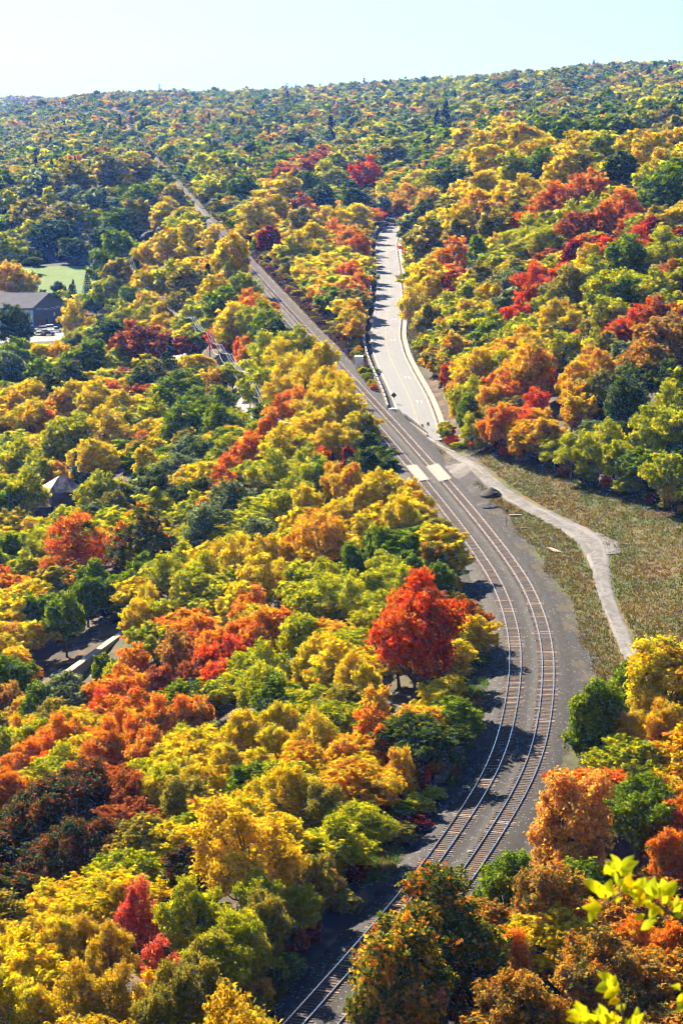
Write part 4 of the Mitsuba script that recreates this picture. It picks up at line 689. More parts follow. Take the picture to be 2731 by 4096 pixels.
deciduous_tree|-34.0|658.0|14.4|6.0|G|broad|c|2|1|tree|autumn trees|large green tree beside the left track
deciduous_tree|-22.7|607.0|13.7|5.6|L|broad|b|1|254|tree|autumn trees|round lime yellow tree beside the left track, just right of a green one
deciduous_tree|-12.7|488.5|11.9|4.5|Y|broad|b|0|238|tree|autumn trees|round golden yellow tree beside the left track, just below a lime yellow one
deciduous_tree|-96.1|652.0|14.4|6.0|S|broad|c|2|305|tree|autumn trees|large silvery green tree in the left valley
deciduous_tree|-30.8|514.0|12.3|4.7|G|broad|b|0|26|tree|autumn trees|round green tree above a silvery green and left of a red-orange one
deciduous_tree|-31.9|457.0|11.5|4.2|S|low|b|1|342|tree|autumn trees|spreading silvery green tree in the left valley, just above a dark green one
deciduous_tree|-38.3|452.5|11.4|4.2|D|tall|b|0|181|tree|autumn trees|tall dark green tree in the left valley
deciduous_tree|-65.5|467.5|13.4|4.3|L|broad|b|0|196|tree|autumn trees|round lime yellow tree in the left valley, just left of a red-orange one
deciduous_tree|-50.7|457.0|11.5|4.2|L|broad|b|2|338|tree|autumn trees|round lime yellow tree in the left valley, just above a red-orange one
deciduous_tree|9.6|350.5|9.9|3.3|Y|broad|b|0|317|tree|autumn trees|round golden yellow tree beside the left track, just above a green one
deciduous_tree|48.1|505.0|12.1|4.6|Y|broad|b|1|61|tree|autumn trees|round golden yellow tree on the hillside right of the road, just below a red one
deciduous_tree|66.7|469.0|11.6|4.3|OB|broad|b|2|102|tree|autumn trees|round rust-coloured tree above the meadow
deciduous_tree|49.0|430.0|11.0|4.0|B|low|b|2|331|tree|autumn trees|spreading olive brown tree above the meadow
deciduous_tree|56.8|407.5|10.7|3.8|L|low|b|0|144|tree|autumn trees|spreading lime yellow tree above the meadow, just right of a dark green one
deciduous_tree|54.7|397.0|10.6|3.7|L|broad|b|1|94|tree|autumn trees|round lime yellow tree above the meadow, just above a green one
deciduous_tree|25.8|458.5|11.5|4.2|L|broad|b|2|308|tree|autumn trees|round lime yellow tree above the meadow, just left of a golden yellow one
deciduous_tree|41.3|401.5|9.0|3.7|L|sparse|b|0|64|tree|autumn trees|open lime yellow tree above the meadow, just left of a green one
deciduous_tree|52.1|388.0|8.9|3.6|G|low|b|0|202|tree|autumn trees|spreading green tree above the meadow
deciduous_tree|-20.2|368.5|10.2|3.4|Y|sparse|b|0|135|tree|autumn trees|open golden yellow tree in the left valley, just below a silvery green one
deciduous_tree|-6.5|353.5|9.9|3.3|YO|low|b|1|125|tree|autumn trees|spreading amber tree in the left valley
deciduous_tree|-31.0|355.0|10.0|3.3|Y|sparse|b|0|208|tree|autumn trees|open golden yellow tree on the left bank below the tracks
deciduous_tree|-13.6|331.0|9.6|3.1|O|sparse|b|2|271|tree|autumn trees|open orange tree on the left bank below the tracks, just below a golden yellow one
deciduous_tree|-13.8|311.5|9.3|2.9|O|tall|b|0|357|tree|autumn trees|tall orange tree above a red and above a lime yellow one
deciduous_tree|-14.7|304.0|9.2|2.9|R|tall|b|2|240|tree|autumn trees|tall red tree on the left bank below the tracks, just above a lime yellow one
deciduous_tree|-23.5|317.5|9.4|3.0|BO|broad|b|1|140|tree|autumn trees|round bronze tree on the left bank below the tracks
deciduous_tree|-12.6|290.5|9.0|2.7|L|tall|b|1|77|tree|autumn trees|tall lime yellow tree on the left bank below the tracks, just below a red one
deciduous_tree|-4.1|280.0|8.9|2.7|Y|tall|a|0|113|tree|autumn trees|tall golden yellow tree below a lime yellow and below an orange one
deciduous_tree|-31.6|298.0|9.2|2.8|R|sparse|b|1|158|tree|autumn trees|open red tree on the left bank below the tracks
deciduous_tree|-38.1|286.0|9.0|2.7|O|tall|b|2|85|tree|autumn trees|tall orange tree on the left bank below the tracks, just above a dark russet one
deciduous_tree|-40.5|283.0|8.9|2.7|O|tall|a|0|329|tree|autumn trees|tall orange tree on the left bank below the tracks, just above a red-orange one
deciduous_tree|-18.6|260.5|8.6|2.6|L|tall|a|1|163|tree|autumn trees|tall lime yellow tree below an orange and above an olive brown one
deciduous_tree|-7.1|247.0|8.4|2.5|Y|tall|a|2|64|tree|autumn trees|small golden yellow tree on the left bank below the tracks near the centre
deciduous_tree|-49.1|329.5|9.6|3.1|G|low|b|0|263|tree|autumn trees|spreading green tree on the left bank below the tracks, just above a bronze one
deciduous_tree|5.9|334.0|9.6|3.1|G|broad|b|0|197|tree|autumn trees|round green tree left of the track curve
deciduous_tree|6.3|320.5|9.4|3.0|L|tall|b|2|165|tree|autumn trees|tall lime yellow tree left of the track curve
deciduous_tree|9.1|310.0|9.3|2.9|L|sparse|b|2|196|tree|autumn trees|open lime yellow tree left of the track curve, just above a red one
bush|-1.4|202.0|4.2|1.9|BO|shrub|a|1|200|bush|bushes|bushy bronze tree in the lower left wood
deciduous_tree|-104.4|1159.0|20.9|9.9|B|tall|c|1|337|tree|autumn trees|large olive brown tree on the far left ridge, just right of a silvery green one
deciduous_tree|-90.0|1016.5|18.9|8.7|B|tall|c|2|112|tree|autumn trees|large olive brown tree on the far left ridge, just below a green one
deciduous_tree|-145.3|1043.5|19.3|9.0|L|sparse|c|1|341|tree|autumn trees|large lime yellow tree below an olive brown and above an amber one
deciduous_tree|-56.9|1070.5|16.7|9.2|L|low|c|2|190|tree|autumn trees|large lime yellow tree on the far wooded slope, just left of an olive brown one
deciduous_tree|-14.0|776.5|15.5|6.7|Y|sparse|c|1|293|tree|autumn trees|large golden yellow tree below an olive brown and below a green one near the centre
deciduous_tree|72.3|1060.0|19.4|9.0|Y|sparse|c|1|13|tree|autumn trees|large golden yellow tree on the far wooded slope, just right of a lime yellow one
deciduous_tree|83.6|760.0|15.2|6.5|Y|low|c|2|220|tree|autumn trees|large golden yellow tree left of a lime yellow and right of a green one
deciduous_tree|82.6|674.5|14.0|5.8|D|broad|c|0|313|tree|autumn trees|large dark green tree below a golden yellow and right of a lime yellow one
deciduous_tree|67.2|700.0|14.4|6.0|Y|broad|c|2|38|tree|autumn trees|large golden yellow tree left of a red-orange and below a green one
deciduous_tree|56.1|653.5|13.8|5.6|OR|sparse|c|0|75|tree|autumn trees|large red-orange tree above a lime yellow and below a golden yellow one
deciduous_tree|71.3|557.5|12.4|4.8|R|sparse|b|1|329|tree|autumn trees|open red tree on the hillside right of the road, just above a green one
deciduous_tree|46.3|694.0|14.3|6.0|BO|broad|c|0|278|tree|autumn trees|large bronze tree on the hillside right of the road
deciduous_tree|38.0|712.0|14.6|6.1|Y|broad|c|0|232|tree|autumn trees|large golden yellow tree on the hillside right of the road, just above an orange one
deciduous_tree|24.5|733.0|14.9|6.3|L|sparse|c|1|53|tree|autumn trees|large lime yellow tree below an olive brown and above a golden yellow one
deciduous_tree|-107.6|742.0|17.4|6.4|D|broad|c|0|240|tree|autumn trees|large dark green tree around the hall and lawn
deciduous_tree|-87.9|751.0|17.5|6.5|Y|sparse|c|2|257|tree|autumn trees|large golden yellow tree around the hall and lawn
deciduous_tree|-66.5|799.0|15.9|6.9|Y|broad|c|2|236|tree|autumn trees|large golden yellow tree in the left valley, just left of an olive brown one
deciduous_tree|-39.2|694.0|14.4|6.0|Y|broad|c|2|82|tree|autumn trees|large golden yellow tree beside the left track, just left of a green one
deciduous_tree|-11.6|548.5|12.4|4.8|L|broad|b|1|268|tree|autumn trees|round lime yellow tree beside the left track near the centre
deciduous_tree|-56.0|557.5|12.5|4.9|Y|tall|b|0|247|tree|autumn trees|tall golden yellow tree in the left valley
deciduous_tree|-43.0|550.0|12.4|4.8|G|tall|b|0|358|tree|autumn trees|tall green tree in the left valley
deciduous_tree|-36.1|541.0|12.3|4.7|G|tall|b|1|182|tree|autumn trees|tall green tree near the utility poles
deciduous_tree|-27.3|494.5|11.6|4.3|G|broad|b|2|188|tree|autumn trees|round green tree near the utility poles, just left of a red-orange one
deciduous_tree|-12.2|469.0|11.3|4.1|O|broad|b|2|132|tree|autumn trees|round orange tree beside the left track
deciduous_tree|-18.0|443.5|10.9|3.9|OR|broad|b|2|298|tree|autumn trees|round red-orange tree in the left valley
deciduous_tree|-5.9|409.0|10.4|3.6|L|broad|b|1|24|tree|autumn trees|round lime yellow tree below a golden yellow and below an orange one
deciduous_tree|-7.3|398.5|10.3|3.5|L|sparse|b|1|330|tree|autumn trees|open lime yellow tree beside the left track, just above a golden yellow one
deciduous_tree|-24.2|407.5|10.4|3.6|S|low|b|2|99|tree|autumn trees|spreading silvery green tree in the left valley, just above a golden yellow one
deciduous_tree|-5.5|380.5|10.0|3.3|Y|tall|b|1|45|tree|autumn trees|tall golden yellow tree beside the left track, just below a lime yellow one
deciduous_tree|-1.7|365.5|9.8|3.2|Y|low|b|2|144|tree|autumn trees|spreading golden yellow tree beside the left track, just above an amber one
deciduous_tree|40.4|569.5|12.6|4.9|S|low|b|2|144|tree|autumn trees|spreading silvery green tree on the hillside right of the road
deciduous_tree|48.0|563.5|12.5|4.9|R|sparse|b|0|214|tree|autumn trees|open red tree on the hillside right of the road, just below a lime yellow one
deciduous_tree|47.1|475.0|11.3|4.1|L|tall|b|2|233|tree|autumn trees|tall lime yellow tree on the hillside right of the road, just above an amber one
deciduous_tree|29.5|478.0|11.4|4.2|Y|broad|b|0|289|tree|autumn trees|round golden yellow tree on the hillside right of the road, just above an orange one
deciduous_tree|46.1|437.5|10.8|3.8|YO|broad|b|1|212|tree|autumn trees|round amber tree above the meadow, just left of an olive brown one
deciduous_tree|61.6|416.5|10.5|3.6|L|sparse|b|1|153|tree|autumn trees|open lime yellow tree above the meadow, just right of a dark green one
deciduous_tree|30.6|427.0|10.7|3.7|O|tall|b|2|311|tree|autumn trees|tall orange tree above the meadow
deciduous_tree|47.7|403.0|10.3|3.5|L|broad|b|2|208|tree|autumn trees|round lime yellow tree above the meadow, just below a dark green one
deciduous_tree|39.0|409.0|5.7|3.6|L|sparse|b|1|91|tree|autumn trees|open lime yellow tree above the meadow, just right of an orange one
deciduous_tree|-23.3|365.5|9.8|3.2|L|broad|b|0|329|tree|autumn trees|round lime yellow tree left of a golden yellow and below a silvery green one
deciduous_tree|-31.5|344.5|9.5|3.1|Y|broad|b|0|279|tree|autumn trees|round golden yellow tree on the left bank below the tracks, just below a green one
deciduous_tree|-37.5|374.5|8.5|3.3|G|low|b|0|108|tree|autumn trees|spreading green tree on the left bank below the tracks, just above a golden yellow one
deciduous_tree|-18.2|313.0|9.1|2.8|O|tall|b|2|68|tree|autumn trees|tall orange tree on the left bank below the tracks, just right of a bronze one
deciduous_tree|-18.4|305.5|9.0|2.7|R|tall|b|1|41|tree|autumn trees|tall red tree on the left bank below the tracks, just right of a bronze one
deciduous_tree|-16.5|293.5|8.8|2.7|R|tall|b|1|60|tree|autumn trees|tall red tree left of a lime yellow and below an orange one
deciduous_tree|-29.9|319.0|9.2|2.8|O|tall|b|1|111|tree|autumn trees|tall orange tree on the left bank below the tracks, just below a golden yellow one
deciduous_tree|-48.4|317.5|9.2|2.8|BO|tall|b|2|67|tree|autumn trees|tall bronze tree on the left bank below the tracks
deciduous_tree|-20.3|239.5|8.1|2.4|Y|tall|a|2|31|tree|autumn trees|small golden yellow tree on the left bank below the tracks, just below an orange one
deciduous_tree|32.5|212.5|7.7|2.0|OR|tall|a|2|181|tree|autumn trees|small red-orange tree right of the near tracks, just right of a green one
deciduous_tree|-118.4|1082.5|18.9|8.7|S|low|c|2|138|tree|autumn trees|large silvery green tree on the far left ridge
deciduous_tree|-93.6|1058.5|18.6|8.5|G|broad|c|2|70|tree|autumn trees|large green tree on the far left ridge, just above an olive brown one
deciduous_tree|-90.1|865.0|21.7|7.0|G|low|c|0|328|tree|autumn trees|large green tree around the hall and lawn, just below a dark green one
deciduous_tree|-52.1|1078.0|18.8|8.7|B|broad|c|2|183|tree|autumn trees|large olive brown tree on the far wooded slope, just right of a lime yellow one
deciduous_tree|-7.2|1097.5|19.1|8.8|L|sparse|c|1|63|tree|autumn trees|large lime yellow tree on the far wooded slope, just below a rust-coloured one
deciduous_tree|-14.9|1052.5|18.5|8.5|G|tall|c|0|56|tree|autumn trees|large green tree on the far wooded slope
deciduous_tree|-13.7|848.5|15.8|6.9|B|broad|c|2|238|tree|autumn trees|large olive brown tree between the railway and road
deciduous_tree|-5.7|875.5|16.2|7.1|Y|sparse|c|1|160|tree|autumn trees|large golden yellow tree between the railway and road, just below a lime yellow one
deciduous_tree|-9.9|802.0|15.2|6.5|Y|broad|c|0|173|tree|autumn trees|large golden yellow tree below an olive brown and below a lime yellow one
deciduous_tree|-24.4|1363.0|21.1|11.0|S|broad|c|1|270|tree|autumn trees|large silvery green tree on the far wooded slope
deciduous_tree|94.4|1559.5|21.1|12.5|L|sparse|c|1|134|tree|autumn trees|large lime yellow tree left of a golden yellow and above a dark green one
deciduous_tree|61.8|1003.0|17.8|8.1|Y|sparse|c|1|290|tree|autumn trees|large golden yellow tree on the far wooded slope, just below a lime yellow one
deciduous_tree|66.8|782.5|14.9|6.3|Y|low|c|2|74|tree|autumn trees|large golden yellow tree on the hillside right of the road right of centre
deciduous_tree|86.1|883.0|16.2|7.1|G|broad|c|1|147|tree|autumn trees|large green tree left of a golden yellow and left of a lime yellow one
deciduous_tree|143.8|1013.5|17.9|8.1|B|low|c|0|353|tree|autumn trees|large olive brown tree on the far wooded slope, just right of a golden yellow one
deciduous_tree|86.5|754.0|14.5|6.1|L|tall|c|2|268|tree|autumn trees|large lime yellow tree right of a golden yellow and left of a dark green one
deciduous_tree|47.1|751.0|14.5|6.1|Y|tall|c|1|90|tree|autumn trees|large golden yellow tree on the hillside right of the road, just above an amber one
deciduous_tree|52.8|635.5|13.0|5.1|L|sparse|b|1|59|tree|autumn trees|open lime yellow tree on the hillside right of the road
deciduous_tree|42.8|724.0|14.2|5.8|YO|low|c|1|309|tree|autumn trees|large amber tree on the hillside right of the road
deciduous_tree|40.1|644.5|13.1|5.2|G|tall|c|2|14|tree|autumn trees|tall green tree on the hillside right of the road, just below an olive brown one
deciduous_tree|-129.5|884.5|18.8|7.2|YO|sparse|c|1|220|tree|autumn trees|large amber tree around the hall and lawn
deciduous_tree|-87.3|844.0|15.8|6.9|L|tall|c|1|333|tree|autumn trees|large lime yellow tree around the hall and lawn
deciduous_tree|-82.3|851.5|15.9|6.9|B|broad|c|0|261|tree|autumn trees|large olive brown tree around the hall and lawn"""
